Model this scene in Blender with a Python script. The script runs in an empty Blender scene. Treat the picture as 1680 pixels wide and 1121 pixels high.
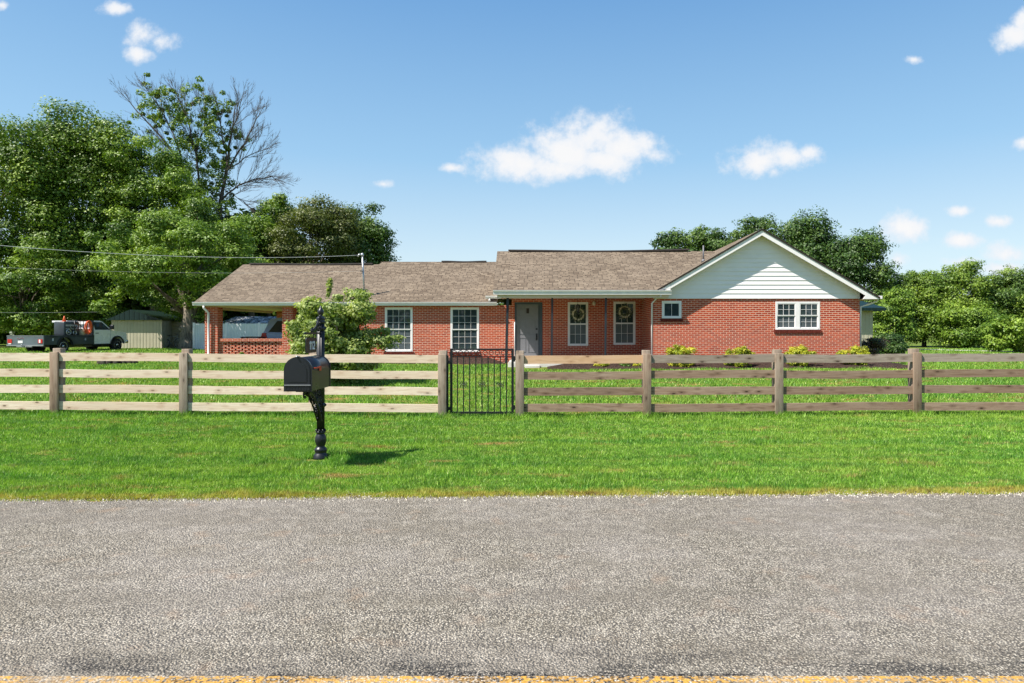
import bpy, bmesh, math, random
import numpy as np
from mathutils import Vector, Matrix, Quaternion
R = math.radians
PI = math.pi
scene = bpy.context.scene
col = scene.collection

# ------------------------------------------------------------------ camera, world, sun
F, CX, HY, CAMZ = 1120.0, 893.0, 543.0, 1.67         # the photograph: 1680 x 1121, focal length in its pixels
cam_d = bpy.data.cameras.new('camera')
cam = bpy.data.objects.new('camera', cam_d); col.objects.link(cam)
cam.location = (0, 0, CAMZ); cam.rotation_euler = (R(90), 0, 0)
cam_d.sensor_width = 36; cam_d.lens = 36*F/1680
cam_d.shift_x = -(CX-840)/1680; cam_d.shift_y = -(560.5-HY)/1680
cam_d.clip_end = 3000
scene.camera = cam

SUN = Vector((-1.24, -0.67, 1.98)).normalized()
EL = math.asin(SUN.z); AZ = math.atan2(SUN.x, SUN.y)
scene.view_settings.view_transform = 'Standard'
scene.view_settings.look = 'None'
scene.view_settings.gamma = 1
scene.view_settings.exposure = 0.95

W = bpy.data.worlds.new('World'); scene.world = W; W.use_nodes = True
def world():
    nt = W.node_tree; N = nt.nodes; L = nt.links; N.clear()
    def nd(t, **k):
        n = N.new(t)
        for a, b in k.items(): setattr(n, a, b)
        return n
    def mth(op, a, b=None, c=None):
        n = nd('ShaderNodeMath', operation=op)
        for i, v in enumerate((a, b, c)):
            if v is None: continue
            if isinstance(v, (int, float)): n.inputs[i].default_value = v
            else: L.new(v, n.inputs[i])
        return n.outputs[0]
    out = nd('ShaderNodeOutputWorld'); bg = nd('ShaderNodeBackground')
    sky = nd('ShaderNodeTexSky', sky_type='NISHITA')
    sky.sun_disc = False; sky.sun_elevation = EL; sky.sun_rotation = AZ
    sky.air_density = 1.0; sky.dust_density = 0.8; sky.ozone_density = 1.0; sky.altitude = 200
    tc = nd('ShaderNodeTexCoord'); sp = nd('ShaderNodeSeparateXYZ'); L.new(tc.outputs['Generated'], sp.inputs[0])
    yy = mth('MAXIMUM', sp.outputs[1], 0.02)
    u = mth('DIVIDE', sp.outputs[0], yy); v = mth('DIVIDE', sp.outputs[2], yy)
    cb = nd('ShaderNodeCombineXYZ'); L.new(u, cb.inputs[0]); L.new(v, cb.inputs[1])
    no = nd('ShaderNodeTexNoise'); no.inputs['Scale'].default_value = 22; no.inputs['Detail'].default_value = 9; no.inputs['Roughness'].default_value = .66
    L.new(cb.outputs[0], no.inputs['Vector'])
    n2 = nd('ShaderNodeTexNoise'); n2.inputs['Scale'].default_value = 11; n2.inputs['Detail'].default_value = 5
    L.new(cb.outputs[0], n2.inputs['Vector'])
    clouds = [(862,268,72,27,1),(930,252,75,34,1),(968,228,48,40,1),(1022,246,56,24,1),(905,276,70,20,.9),(985,262,60,24,1),
              (1250,263,46,22,1),(1295,257,36,18,.9),(1322,250,20,14,.7),(1270,282,18,14,.5),
              (238,58,34,24,.55),(264,68,32,16,.5),(192,14,24,12,.5),(228,88,26,16,.4),(2,8,16,10,.4),
              (1668,60,30,20,1),(1678,36,20,20,.8),(1678,234,16,13,.8),(1486,376,34,22,.9),(1580,393,32,13,.85),(1636,363,26,11,.7),
              (1576,346,24,10,.55),(1660,414,44,20,.6),(1474,424,26,14,.45),(1655,440,50,14,.5),(742,276,22,9,.3),(628,302,20,9,.25),(1500,98,18,8,.2),(1580,430,40,10,.3)]
    res = None
    for (px, py, rx, ry, op) in clouds:
        cx = (px-CX)/F; cy = (HY-py)/F
        a = mth('MULTIPLY', mth('SUBTRACT', u, cx), F/rx/1.2); b = mth('MULTIPLY', mth('SUBTRACT', v, cy), F/ry/1.2)
        d = mth('SQRT', mth('ADD', mth('MULTIPLY', a, a), mth('MULTIPLY', b, b)))
        f = mth('MULTIPLY', mth('SUBTRACT', 1.0, d), 1.0)
        f = mth('SUBTRACT', f, (1-op)*.55)
        res = f if res is None else mth('MAXIMUM', res, f)
    nn = mth('MULTIPLY', mth('SUBTRACT', no.outputs[0], .5), 2.1)
    nn2 = mth('MULTIPLY', mth('SUBTRACT', n2.outputs[0], .5), .8)
    s = mth('ADD', mth('ADD', mth('MAXIMUM', res, -1.2), nn), nn2)
    mr = nd('ShaderNodeMapRange', interpolation_type='SMOOTHSTEP')
    mr.inputs['From Min'].default_value = -.30; mr.inputs['From Max'].default_value = .62; mr.inputs['To Max'].default_value = .95
    L.new(s, mr.inputs['Value'])
    cc = nd('ShaderNodeMix', data_type='RGBA')
    mr2 = nd('ShaderNodeMapRange'); mr2.inputs['From Min'].default_value = .3; mr2.inputs['From Max'].default_value = .9
    L.new(s, mr2.inputs['Value']); L.new(mr2.outputs[0], cc.inputs['Factor'])
    cc.inputs['A'].default_value = (4.5, 4.7, 5.0, 1); cc.inputs['B'].default_value = (5.05, 5.0, 5.0, 1)
    tint = nd('ShaderNodeMix', data_type='RGBA', blend_type='MULTIPLY'); tint.inputs['Factor'].default_value = 1
    L.new(sky.outputs[0], tint.inputs['A']); tint.inputs['B'].default_value = SKYTINT
    el = nd('ShaderNodeValToRGB'); L.new(sp.outputs[2], el.inputs[0]); e = el.color_ramp.elements
    e[0].position = 0.0; e[0].color = (.78,.88,.96,1); e[1].position = 1.0; e[1].color = (.06,.17,.46,1)
    for p_, c_ in ((.10,(.66,.83,.94)), (.24,(.35,.62,.90)), (.44,(.165,.40,.76))):
        q = e.new(p_); q.color = c_+(1,)
    gm = nd('ShaderNodeMix', data_type='RGBA', blend_type='MULTIPLY'); gm.inputs['Factor'].default_value = 1
    L.new(el.outputs[0], gm.inputs['A']); gm.inputs['B'].default_value = (5.0, 5.0, 5.0, 1)
    gx = nd('ShaderNodeMix', data_type='RGBA'); gx.inputs['Factor'].default_value = .8
    L.new(tint.outputs['Result'], gx.inputs['A']); L.new(gm.outputs['Result'], gx.inputs['B'])
    mx = nd('ShaderNodeMix', data_type='RGBA')
    L.new(mr.outputs[0], mx.inputs['Factor']); L.new(gx.outputs['Result'], mx.inputs['A']); L.new(cc.outputs['Result'], mx.inputs['B'])
    L.new(mx.outputs['Result'], bg.inputs['Color']); bg.inputs['Strength'].default_value = 0.10
    L.new(bg.outputs[0], out.inputs[0])
SKYTINT = (1.02, 1.08, 1.04, 1)
world()

sd = bpy.data.lights.new('sun', 'SUN'); so = bpy.data.objects.new('sun', sd); col.objects.link(so)
sd.energy = 5.0; sd.angle = R(.53); sd.color = (1, .95, .87)
so.rotation_euler = SUN.to_track_quat('Z', 'Y').to_euler(); so.location = (-20, -10, 40)

# ------------------------------------------------------------------ helpers
def at(px, py, D): return Vector(((px-CX)*D/F, D, CAMZ-(py-HY)*D/F))
def X_(px, D): return (px-CX)*D/F
def Z_(py, D): return CAMZ-(py-HY)*D/F

def tag(o, label=None, cat=None, group=None, kind=None):
    if label: o['label'] = label
    if cat: o['category'] = cat
    if group: o['group'] = group
    if kind: o['kind'] = kind
    return o
def thing(name, label, cat, loc=(0,0,0), rz=0, group=None):
    o = bpy.data.objects.new(name, None); col.objects.link(o)
    o.location = loc; o.rotation_euler = (0, 0, rz); o.empty_display_size = .1
    return tag(o, label, cat, group)

class MB:
    def __init__(s): s.v = []; s.f = []; s.sm = []
    def add(s, vs, fs, smooth=False):
        b = len(s.v); s.v += [tuple(p) for p in vs]
        for f in fs: s.f.append(tuple(b+i for i in f)); s.sm.append(smooth)
        return s
    def box(s, x0, x1, y0, y1, z0, z1):
        return s.add([(x0,y0,z0),(x1,y0,z0),(x1,y1,z0),(x0,y1,z0),(x0,y0,z1),(x1,y0,z1),(x1,y1,z1),(x0,y1,z1)],
            [(0,3,2,1),(4,5,6,7),(0,1,5,4),(1,2,6,5),(2,3,7,6),(3,0,4,7)])
    def cbox(s, x0, x1, y0, y1, z0, z1, b=.01):
        # box with chamfered edges
        bm = bmesh.new(); r = bmesh.ops.create_cube(bm, size=1)
        for v in bm.verts: v.co = Vector((x0+(v.co.x+.5)*(x1-x0), y0+(v.co.y+.5)*(y1-y0), z0+(v.co.z+.5)*(z1-z0)))
        bmesh.ops.bevel(bm, geom=bm.edges[:], offset=b, segments=2, affect='EDGES', profile=.5)
        bm.verts.ensure_lookup_table()
        s.add([v.co[:] for v in bm.verts], [[v.index for v in f.verts] for f in bm.faces], True); bm.free(); return s
    def prism(s, pts, a0, a1, axis='y', smooth=False):
        # pts 2D polygon; axis y: (x,z) ; axis x: (y,z) ; axis z: (x,y)
        def m(p, a):
            return (p[0], a, p[1]) if axis == 'y' else ((a, p[0], p[1]) if axis == 'x' else (p[0], p[1], a))
        n = len(pts); vs = [m(p, a0) for p in pts]+[m(p, a1) for p in pts]
        fs = [tuple(range(n)), tuple(range(2*n-1, n-1, -1))]+[(i, i+n, (i+1) % n+n, (i+1) % n) for i in range(n)]
        return s.add(vs, fs, smooth)
    def tube(s, pts, r, n=8, caps=True, smooth=True):
        pts = [Vector(p) for p in pts]; rs = r if hasattr(r, '__len__') else [r]*len(pts)
        vs = []; prev = None
        for i, p in enumerate(pts):
            t = (pts[min(i+1, len(pts)-1)]-pts[max(i-1, 0)]).normalized()
            if prev is None:
                a = t.cross(Vector((0,0,1)));
                if a.length < .05: a = t.cross(Vector((1,0,0)))
            else: a = prev-t*prev.dot(t)
            a.normalize(); prev = a; b = t.cross(a)
            for k in range(n):
                q = 2*PI*k/n; vs.append(p+(a*math.cos(q)+b*math.sin(q))*rs[i])
        fs = []
        for i in range(len(pts)-1):
            for k in range(n): fs.append((i*n+k, i*n+(k+1) % n, (i+1)*n+(k+1) % n, (i+1)*n+k))
        s.add(vs, fs, smooth)
        if caps:
            b = len(s.v)-len(vs)
            s.f.append(tuple(b+k for k in range(n-1, -1, -1))); s.sm.append(False)
            s.f.append(tuple(b+(len(pts)-1)*n+k for k in range(n))); s.sm.append(False)
        return s
    def lathe(s, prof, c=(0,0,0), n=16, axis='z'):
        vs = []
        for (r, h) in prof:
            for k in range(n):
                q = 2*PI*k/n; a, b = r*math.cos(q), r*math.sin(q)
                p = (a, b, h) if axis == 'z' else ((a, h, b) if axis == 'y' else (h, a, b))
                vs.append((p[0]+c[0], p[1]+c[1], p[2]+c[2]))
        fs = []
        for i in range(len(prof)-1):
            for k in range(n): fs.append((i*n+k, i*n+(k+1) % n, (i+1)*n+(k+1) % n, (i+1)*n+k))
        fs.append(tuple(range(n))); fs.append(tuple((len(prof)-1)*n+k for k in range(n)))
        return s.add(vs, fs, True)
    def torus(s, c, R_, r, axis='y', n=20, m=8, a0=0, a1=2*PI):
        full = abs(a1-a0-2*PI) < 1e-6; pts = []
        for i in range(n+(0 if full else 1)):
            q = a0+(a1-a0)*i/n; a, b = R_*math.cos(q), R_*math.sin(q)
            pts.append((c[0]+a, c[1], c[2]+b) if axis == 'y' else ((c[0], c[1]+a, c[2]+b) if axis == 'x' else (c[0]+a, c[1]+b, c[2])))
        if full: pts.append(pts[0]); 
        return s.tube(pts, r, m, caps=not full)
    def quad(s, a, b, c, d): return s.add([a, b, c, d], [(0,1,2,3)])
    def build(s, name, mat, parent=None, local=False, label=None, origin=None):
        off = Vector((0,0,0))
        if parent is not None and not local:
            o = parent
            while o is not None: off += o.location; o = o.parent
        elif origin is not None and parent is None: off = Vector(origin)
        org = Vector((0,0,0))
        if origin is not None and parent is not None: org = Vector(origin)-(off if not local else Vector((0,0,0)))
        me = bpy.data.meshes.new(name)
        co = [tuple(Vector(p)-off-org) for p in s.v]
        me.from_pydata(co, [], s.f); 
        bm = bmesh.new(); bm.from_mesh(me); bmesh.ops.recalc_face_normals(bm, faces=bm.faces[:]); bm.to_mesh(me); bm.free()
        if len(me.polygons) == len(s.sm): me.polygons.foreach_set('use_smooth', s.sm)
        uv = me.uv_layers.new(name='UVMap')
        for p in me.polygons:
            n = p.normal
            if abs(n.z) > .995: u = Vector((1,0,0)); v = Vector((0,1,0))
            else:
                u = Vector((-n.y, n.x, 0)).normalized()
                if abs(u.x) >= abs(u.y):
                    if u.x < 0: u = -u
                elif u.y < 0: u = -u
                v = u.cross(n); v = v if v.z >= 0 else -v
            for li in p.loop_indices:
                q = Vector(s.v[me.loops[li].vertex_index]) if not local else me.vertices[me.loops[li].vertex_index].co
                uv.data[li].uv = (q.dot(u), q.dot(v))
        ob = bpy.data.objects.new(name, me); col.objects.link(ob)
        me.materials.append(mat)
        if parent is not None:
            ob.parent = parent; ob.location = org
        else: ob.location = off
        if label: ob['label'] = label
        return ob

def fast_mesh(name, verts, nper, mat, rnd=None, parent=None, smooth=False, extra=None, off=None):
    """verts (N*nper,3): N faces of nper vertices each."""
    me = bpy.data.meshes.new(name); nv = len(verts); nf = nv//nper
    if off is not None: verts = verts-np.array(off)
    me.vertices.add(nv); me.vertices.foreach_set('co', np.ascontiguousarray(verts, dtype=np.float32).ravel())
    me.loops.add(nv); me.loops.foreach_set('vertex_index', np.arange(nv, dtype=np.int32))
    me.polygons.add(nf); me.polygons.foreach_set('loop_start', np.arange(0, nv, nper, dtype=np.int32))
    me.polygons.foreach_set('loop_total', np.full(nf, nper, dtype=np.int32))
    if rnd is not None:
        a = me.attributes.new('rnd', 'FLOAT', 'POINT'); a.data.foreach_set('value', np.repeat(rnd, nper).astype(np.float32))
    if extra is not None:
        a = me.attributes.new('tipf', 'FLOAT', 'POINT'); a.data.foreach_set('value', extra.astype(np.float32))
    me.update(calc_edges=True); me.validate()
    me.materials.append(mat)
    ob = bpy.data.objects.new(name, me); col.objects.link(ob)
    if parent is not None: ob.parent = parent
    return ob

# ------------------------------------------------------------------ materials
class NT:
    def __init__(s, name):
        s.m = bpy.data.materials.new(name); s.m.use_nodes = True; s.t = s.m.node_tree; s.N = s.t.nodes; s.L = s.t.links
        s.b = s.N['Principled BSDF']; s.out = s.N['Material Output']
    def n(s, t, **k):
        x = s.N.new(t)
        for a, b in k.items(): setattr(x, a, b)
        return x
    def set(s, node, key, v):
        if isinstance(v, (int, float, tuple, list)):
            node.inputs[key].default_value = v
        else: s.L.new(v, node.inputs[key])
    def coord(s, kind='Object'):
        return s.n('ShaderNodeTexCoord').outputs[kind] if kind != 'pos' else s.n('ShaderNodeNewGeometry').outputs['Position']
    def mapg(s, vec, scale=(1,1,1), loc=(0,0,0), rot=(0,0,0)):
        m = s.n('ShaderNodeMapping'); s.L.new(vec, m.inputs[0]); m.inputs['Scale'].default_value = scale
        m.inputs['Location'].default_value = loc; m.inputs['Rotation'].default_value = rot; return m.outputs[0]
    def noise(s, vec, scale, detail=4, rough=.55, dist=0):
        n = s.n('ShaderNodeTexNoise'); s.L.new(vec, n.inputs['Vector']); n.inputs['Scale'].default_value = scale
        n.inputs['Detail'].default_value = detail; n.inputs['Roughness'].default_value = rough; n.inputs['Distortion'].default_value = dist
        return n.outputs[0]
    def vor(s, vec, scale, feature='F1', rand=1):
        n = s.n('ShaderNodeTexVoronoi', feature=feature); s.L.new(vec, n.inputs['Vector']); n.inputs['Scale'].default_value = scale
        n.inputs['Randomness'].default_value = rand; return n
    def mr(s, v, a, b, c=0, d=1, smooth=False):
        n = s.n('ShaderNodeMapRange'); 
        if smooth: n.interpolation_type = 'SMOOTHSTEP'
        s.L.new(v, n.inputs['Value']); n.inputs['From Min'].default_value = a; n.inputs['From Max'].default_value = b
        n.inputs['To Min'].default_value = c; n.inputs['To Max'].default_value = d; return n.outputs[0]
    def mix(s, f, a, b, mode='MIX'):
        n = s.n('ShaderNodeMix', data_type='RGBA', blend_type=mode)
        for k, v in (('Factor', f), ('A', a), ('B', b)):
            if isinstance(v, tuple): v = tuple(v)+((1,) if len(v) == 3 else ())
            s.set(n, k, v)
        return n.outputs['Result']
    def math(s, op, a, b=0, c=None):
        n = s.n('ShaderNodeMath', operation=op); s.set(n, 0, a); s.set(n, 1, b)
        if c is not None: s.set(n, 2, c)
        return n.outputs[0]
    def ramp(s, v, stops):
        n = s.n('ShaderNodeValToRGB'); s.L.new(v, n.inputs[0]); e = n.color_ramp.elements
        e[0].position, e[0].color = stops[0][0], tuple(stops[0][1])+(1,)
        e[1].position, e[1].color = stops[-1][0], tuple(stops[-1][1])+(1,)
        for p, c in stops[1:-1]:
            q = e.new(p); q.color = tuple(c)+(1,)
        return n.outputs[0]
    def bump(s, h, strength=.3, dist=.01):
        n = s.n('ShaderNodeBump'); s.L.new(h, n.inputs['Height']); n.inputs['Strength'].default_value = strength
        n.inputs['Distance'].default_value = dist; s.L.new(n.outputs[0], s.b.inputs['Normal']); return n
    def fin(s, colr, rough=.6, spec=.3, metal=0):
        s.set(s.b, 'Base Color', colr if not isinstance(colr, tuple) else tuple(colr)+(1,))
        s.set(s.b, 'Roughness', rough); s.b.inputs['Specular IOR Level'].default_value = spec; s.b.inputs['Metallic'].default_value = metal
        return s.m
def plain(name, c, rough=.5, spec=.4, metal=0, var=.12, sc=6):
    t = NT(name); o = t.coord(); f = t.noise(o, sc, 5)
    c2 = tuple(min(1, x*(1-var*2)) for x in c)
    k = t.mix(t.mr(f, .35, .7), c, c2)
    t.bump(t.noise(o, sc*12, 3), .05, .004)
    return t.fin(k, t.mr(f, .3, .7, rough*.85, min(1, rough*1.2)), spec, metal)

def m_brick(name='brick', tone=1.0):
    t = NT(name); uv = t.coord('UV')
    def brick(c1, c2, mo, off=(0,0,0)):
        b = t.n('ShaderNodeTexBrick'); t.L.new(uv, b.inputs['Vector'])
        b.inputs['Scale'].default_value = 1; b.inputs['Brick Width'].default_value = .2032; b.inputs['Row Height'].default_value = .0677
        b.inputs['Mortar Size'].default_value = .0068; b.inputs['Mortar Smooth'].default_value = .15; b.inputs['Bias'].default_value = -.1
        b.inputs['Color1'].default_value = c1+(1,); b.inputs['Color2'].default_value = c2+(1,); b.inputs['Mortar'].default_value = mo+(1,)
        return b
    b = brick((.54*tone,.075*tone,.024*tone), (.30*tone,.034*tone,.016*tone), (.80,.60,.46))
    n1 = t.noise(uv, 1.1, 5, .6); n2 = t.noise(uv, 60, 3)
    k = t.mix(t.mr(n1, .4, .75, 0, .35), b.outputs['Color'], (.45,.11,.06), 'MIX')
    k = t.mix(t.mr(n2, .3, .7, 0, .25), k, (.16,.035,.02))
    st = t.noise(t.mapg(uv, (1.4,.35,1)), 1.0, 6, .7)
    k = t.mix(t.mr(st, .6, .8, 0, .3), k, (.55,.42,.38))        # pale efflorescence stains
    t.bump(b.outputs['Fac'], .5, -.006)
    return t.fin(k, .85, .2)
def m_shingle():
    t = NT('shingle'); uv = t.coord('UV')
    b = t.n('ShaderNodeTexBrick'); t.L.new(uv, b.inputs['Vector']); b.inputs['Scale'].default_value = 1
    b.inputs['Brick Width'].default_value = .30; b.inputs['Row Height'].default_value = .143; b.inputs['Mortar Size'].default_value = .014
    b.inputs['Mortar Smooth'].default_value = .2
    b.offset = .37; b.offset_frequency = 2; b.squash = .6; b.squash_frequency = 3
    b.inputs['Color1'].default_value = (.25,.197,.142,1); b.inputs['Color2'].default_value = (.10,.074,.052,1); b.inputs['Mortar'].default_value = (.03,.023,.018,1)
    n1 = t.noise(t.mapg(uv, (1.6,7,1)), 1.9, 5, .65); n2 = t.noise(uv, 140, 2); n3 = t.noise(uv, .5, 4)
    k = t.mix(t.mr(n1, .48, .66, 0, .6), b.outputs['Color'], (.27,.215,.155))
    k = t.mix(t.mr(n1, .50, .36, 0, .6), k, (.12,.09,.066))
    k = t.mix(t.mr(n2, .3, .7, 0, .35), k, (.09,.07,.055))
    k = t.mix(t.mr(n3, .4, .75, 0, .25), k, (.22,.18,.14))
    t.bump(t.math('ADD', t.math('MULTIPLY', b.outputs['Fac'], -1.0), t.math('MULTIPLY', n2, .25)), .6, .015)
    return t.fin(k, .95, .1)
def m_wood(name, c1, c2, dark, rough=.8, vert=False):
    t = NT(name); o = t.coord('Object'); inf = t.n('ShaderNodeObjectInfo')
    off = t.n('ShaderNodeVectorMath', operation='MULTIPLY_ADD'); cb = t.n('ShaderNodeCombineXYZ')
    for i in range(3): t.L.new(inf.outputs['Random'], cb.inputs[i])
    t.L.new(cb.outputs[0], off.inputs[0]); off.inputs[1].default_value = (37, 11, 23); t.L.new(t.mapg(o, rot=(0, PI/2, 0)) if vert else o, off.inputs[2])
    v = off.outputs[0]
    g = t.noise(t.mapg(v, (1.2, 10, 22)), 2.2, 6, .65, .8)
    g2 = t.noise(t.mapg(v, (.6, 5, 9)), 1.3, 4, .6, 1.2)
    k = t.mix(t.mr(g2, .3, .7), c1, c2)
    k = t.mix(t.mr(g, .50, .72, 0, .75), k, dark)
    kn = t.vor(t.mapg(v, (3.6, 3, 9)), 1.0).outputs['Distance']
    k = t.mix(t.mr(kn, .22, .4, .45, 0), k, dark)
    k = t.mix(t.mr(kn, .08, .17, .9, 0), k, tuple(x*.22 for x in dark))
    k = t.mix(t.mr(t.noise(v, 1.1, 4), .5, .75, 0, .5), k, tuple(x*.7 for x in c2))
    k = t.mix(t.mr(inf.outputs['Random'], 0, 1, 0, .35), k, dark)
    t.bump(g, .4, .006)
    return t.fin(k, rough, .2)
def m_leaf(name, cols, trans=.22, rough=.5, vscale=.35):
    t = NT(name); a = t.n('ShaderNodeAttribute', attribute_name='rnd').outputs['Fac']
    n = t.noise(t.coord('pos'), vscale, 3)
    f = t.math('ADD', t.math('MULTIPLY', a, .6), t.math('MULTIPLY', t.mr(n, .3, .7), .4))
    k = t.ramp(f, [(i/(len(cols)-1), c) for i, c in enumerate(cols)])
    t.fin(k, rough, .35)
    tr = t.n('ShaderNodeBsdfTranslucent'); mul = t.mix(1.0, k, (1.25, 1.4, .5), 'MULTIPLY'); t.L.new(mul, tr.inputs[0])
    ms = t.n('ShaderNodeMixShader'); ms.inputs[0].default_value = trans
    t.L.new(t.b.outputs[0], ms.inputs[1]); t.L.new(tr.outputs[0], ms.inputs[2]); t.L.new(ms.outputs[0], t.out.inputs[0])
    return t.m
def m_glass(name='window_glass', c=(.012,.016,.02), rough=.03, spec=.9):
    t = NT(name); n = t.noise(t.coord('pos'), 1.3, 3)
    t.bump(n, .02, .05)
    return t.fin(t.mix(t.mr(n, .3, .7), c, tuple(x*1.8 for x in c)), rough, spec)
def asphalt_color(t):
    p = t.coord('pos'); xy = t.mapg(p, (1,1,0))
    wv = t.n('ShaderNodeVectorMath', operation='ADD'); nz = t.n('ShaderNodeTexNoise'); t.L.new(xy, nz.inputs['Vector']); nz.inputs['Scale'].default_value = 90
    sc = t.n('ShaderNodeVectorMath', operation='SCALE'); t.L.new(nz.outputs['Color'], sc.inputs[0]); sc.inputs['Scale'].default_value = .008
    t.L.new(xy, wv.inputs[0]); t.L.new(sc.outputs[0], wv.inputs[1]); w = wv.outputs[0]
    v = t.vor(w, 84); v2 = t.vor(w, 200)
    c = t.ramp(v.outputs['Color'], [(0,(.04,.032,.022)),(.22,(.235,.197,.145)),(.5,(.48,.415,.325)),(.8,(.76,.67,.54)),(1,(1,.92,.77))])
    c = t.mix(t.mr(v.outputs['Distance'], .34, .60), c, (.030,.024,.018))
    c = t.mix(.22, c, t.ramp(v2.outputs['Color'], [(0,(.05,.045,.035)),(1,(.75,.69,.58))]))
    big = t.noise(xy, .55, 5, .6); mid = t.noise(t.mapg(xy, (.7,2.0,0)), 1.6, 6, .7)
    c = t.mix(t.mr(big, .42, .62, 0, .22), c, (.44,.395,.37))
    c = t.mix(t.mr(mid, .48, .68, 0, .42), c, (.20,.172,.13))
    tr = t.noise(t.mapg(xy, (.12,1.1,0)), 1.0, 3); c = t.mix(t.mr(tr, .48, .62, 0, .32), c, (.19,.165,.135))
    sm = t.noise(xy, 7, 4, .65); c = t.mix(t.mr(sm, .52, .7, 0, .22), c, (.64,.58,.49)); c = t.mix(t.mr(sm, .48, .32, 0, .22), c, (.12,.105,.085))
    tc = t.noise(xy, 3.1, 4); c = t.mix(t.mr(tc, .60, .72, 0, .3), c, (.38,.25,.16))
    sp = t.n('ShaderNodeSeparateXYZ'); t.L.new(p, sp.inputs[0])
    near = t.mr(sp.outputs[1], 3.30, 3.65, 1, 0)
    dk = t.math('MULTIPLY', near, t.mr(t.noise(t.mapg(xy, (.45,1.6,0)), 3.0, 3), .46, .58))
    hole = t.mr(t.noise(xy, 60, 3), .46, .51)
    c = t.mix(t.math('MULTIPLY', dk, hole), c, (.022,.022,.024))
    h = t.math('ADD', t.math('MULTIPLY', v.outputs['Distance'], -1.0), t.math('MULTIPLY', t.noise(xy, 45, 4, .7), 1.2))
    return c, h, xy
def m_asphalt():
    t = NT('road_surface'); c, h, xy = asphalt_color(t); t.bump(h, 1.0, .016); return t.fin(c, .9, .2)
def m_line():
    t = NT('worn_yellow_paint'); c, h, xy = asphalt_color(t)
    n = t.noise(xy, 38, 4, .7); n2 = t.noise(t.mapg(xy, (.6,1,1)), 3.2, 4)
    f = t.math('MULTIPLY', t.mr(n, .45, .53), t.mr(n2, .38, .52, .25, .95))
    c = t.mix(f, c, (.50,.27,.045)); t.bump(h, .6, .009); return t.fin(c, .8, .25)
def m_ground():
    t = NT('turf'); p = t.coord('pos')
    n1 = t.noise(p, .35, 5); n2 = t.noise(t.mapg(p, (.8,2.6,1)), 1.2, 6, .65); n3 = t.noise(p, 40, 3)
    k = t.mix(t.mr(n1, .35, .7), (.10,.17,.022), (.15,.21,.03))
    k = t.mix(t.mr(n3, .35, .65, 0, .6), k, (.03,.065,.012))
    k = t.mix(t.mr(n2, .54, .66, 0, .85), k, (.27,.145,.06))
    t.bump(n3, .6, .03)
    return t.fin(k, .95, .1)
def m_grass():
    t = NT('grass_blade'); a = t.n('ShaderNodeAttribute', attribute_name='rnd').outputs['Fac']
    tip = t.n('ShaderNodeAttribute', attribute_name='tipf').outputs['Fac']
    p = t.coord('pos'); n1 = t.noise(p, .35, 5); n2 = t.noise(t.mapg(p, (.8,2.6,1)), 1.2, 6, .65)
    n4 = t.noise(t.mapg(p, (.25,3,1)), .8, 3)
    k = t.ramp(a, [(0,(.030,.10,.012)),(.3,(.12,.30,.026)),(.65,(.26,.50,.045)),(.92,(.47,.66,.14)),(1,(.72,.76,.36))])
    k = t.mix(t.mr(n1, .35, .7, 0, .45), k, (.28,.38,.045))
    k = t.mix(t.mr(n4, .5, .7, 0, .45), k, (.10,.27,.045))
    band = t.noise(t.mapg(p, (.04,2.4,0)), 1.0, 2, .4); k = t.mix(t.mr(band, .52, .60, 0, .38), k, (.07,.24,.03)); k = t.mix(t.mr(band, .46, .38, 0, .35), k, (.34,.48,.06))
    k = t.mix(t.mr(n2, .57, .69, 0, .85), k, (.44,.28,.12))
    n5 = t.noise(p, 5, 4, .6); k = t.mix(t.mr(n5, .48, .62, 0, .6), k, (.05,.14,.02))
    sp = t.n('ShaderNodeSeparateXYZ'); t.L.new(p, sp.inputs[0])
    edge = t.math('SUBTRACT', sp.outputs[1], t.math('MULTIPLY', sp.outputs[0], .03))
    e = t.mr(t.math('ADD', edge, t.math('MULTIPLY', t.mr(t.noise(p, 3, 4), .3, .7, -1, 1), .16)), 6.96, 7.22, .8, 0)
    k = t.mix(e, k, t.ramp(t.noise(p, 9, 4), [(.35,(.22,.13,.045)),(.5,(.52,.42,.09)),(.65,(.30,.34,.06))]))
    t.fin(k, .5, .3)
    tr = t.n('ShaderNodeBsdfTranslucent'); t.L.new(t.mix(1.0, k, (1.2,1.3,.5), 'MULTIPLY'), tr.inputs[0])
    ms = t.n('ShaderNodeMixShader'); ms.inputs[0].default_value = .3
    t.L.new(t.b.outputs[0], ms.inputs[1]); t.L.new(tr.outputs[0], ms.inputs[2]); t.L.new(ms.outputs[0], t.out.inputs[0])
    return t.m
def m_mulch():
    t = NT('mulch'); p = t.coord('pos'); v = t.vor(t.mapg(p, (1,2,1)), 30)
    k = t.ramp(v.outputs['Color'], [(0,(.018,.012,.010)),(.6,(.06,.038,.03)),(1,(.13,.085,.065))])
    t.bump(v.outputs['Distance'], 1, .03); return t.fin(k, .95, .1)
def m_bark(name, c1, c2):
    t = NT(name); o = t.coord('pos'); n = t.noise(t.mapg(o, (6,6,1.2)), 1.5, 6, .7, .5)
    k = t.mix(t.mr(n, .35, .65), c1, c2); t.bump(n, .8, .05); return t.fin(k, .95, .1)
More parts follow.
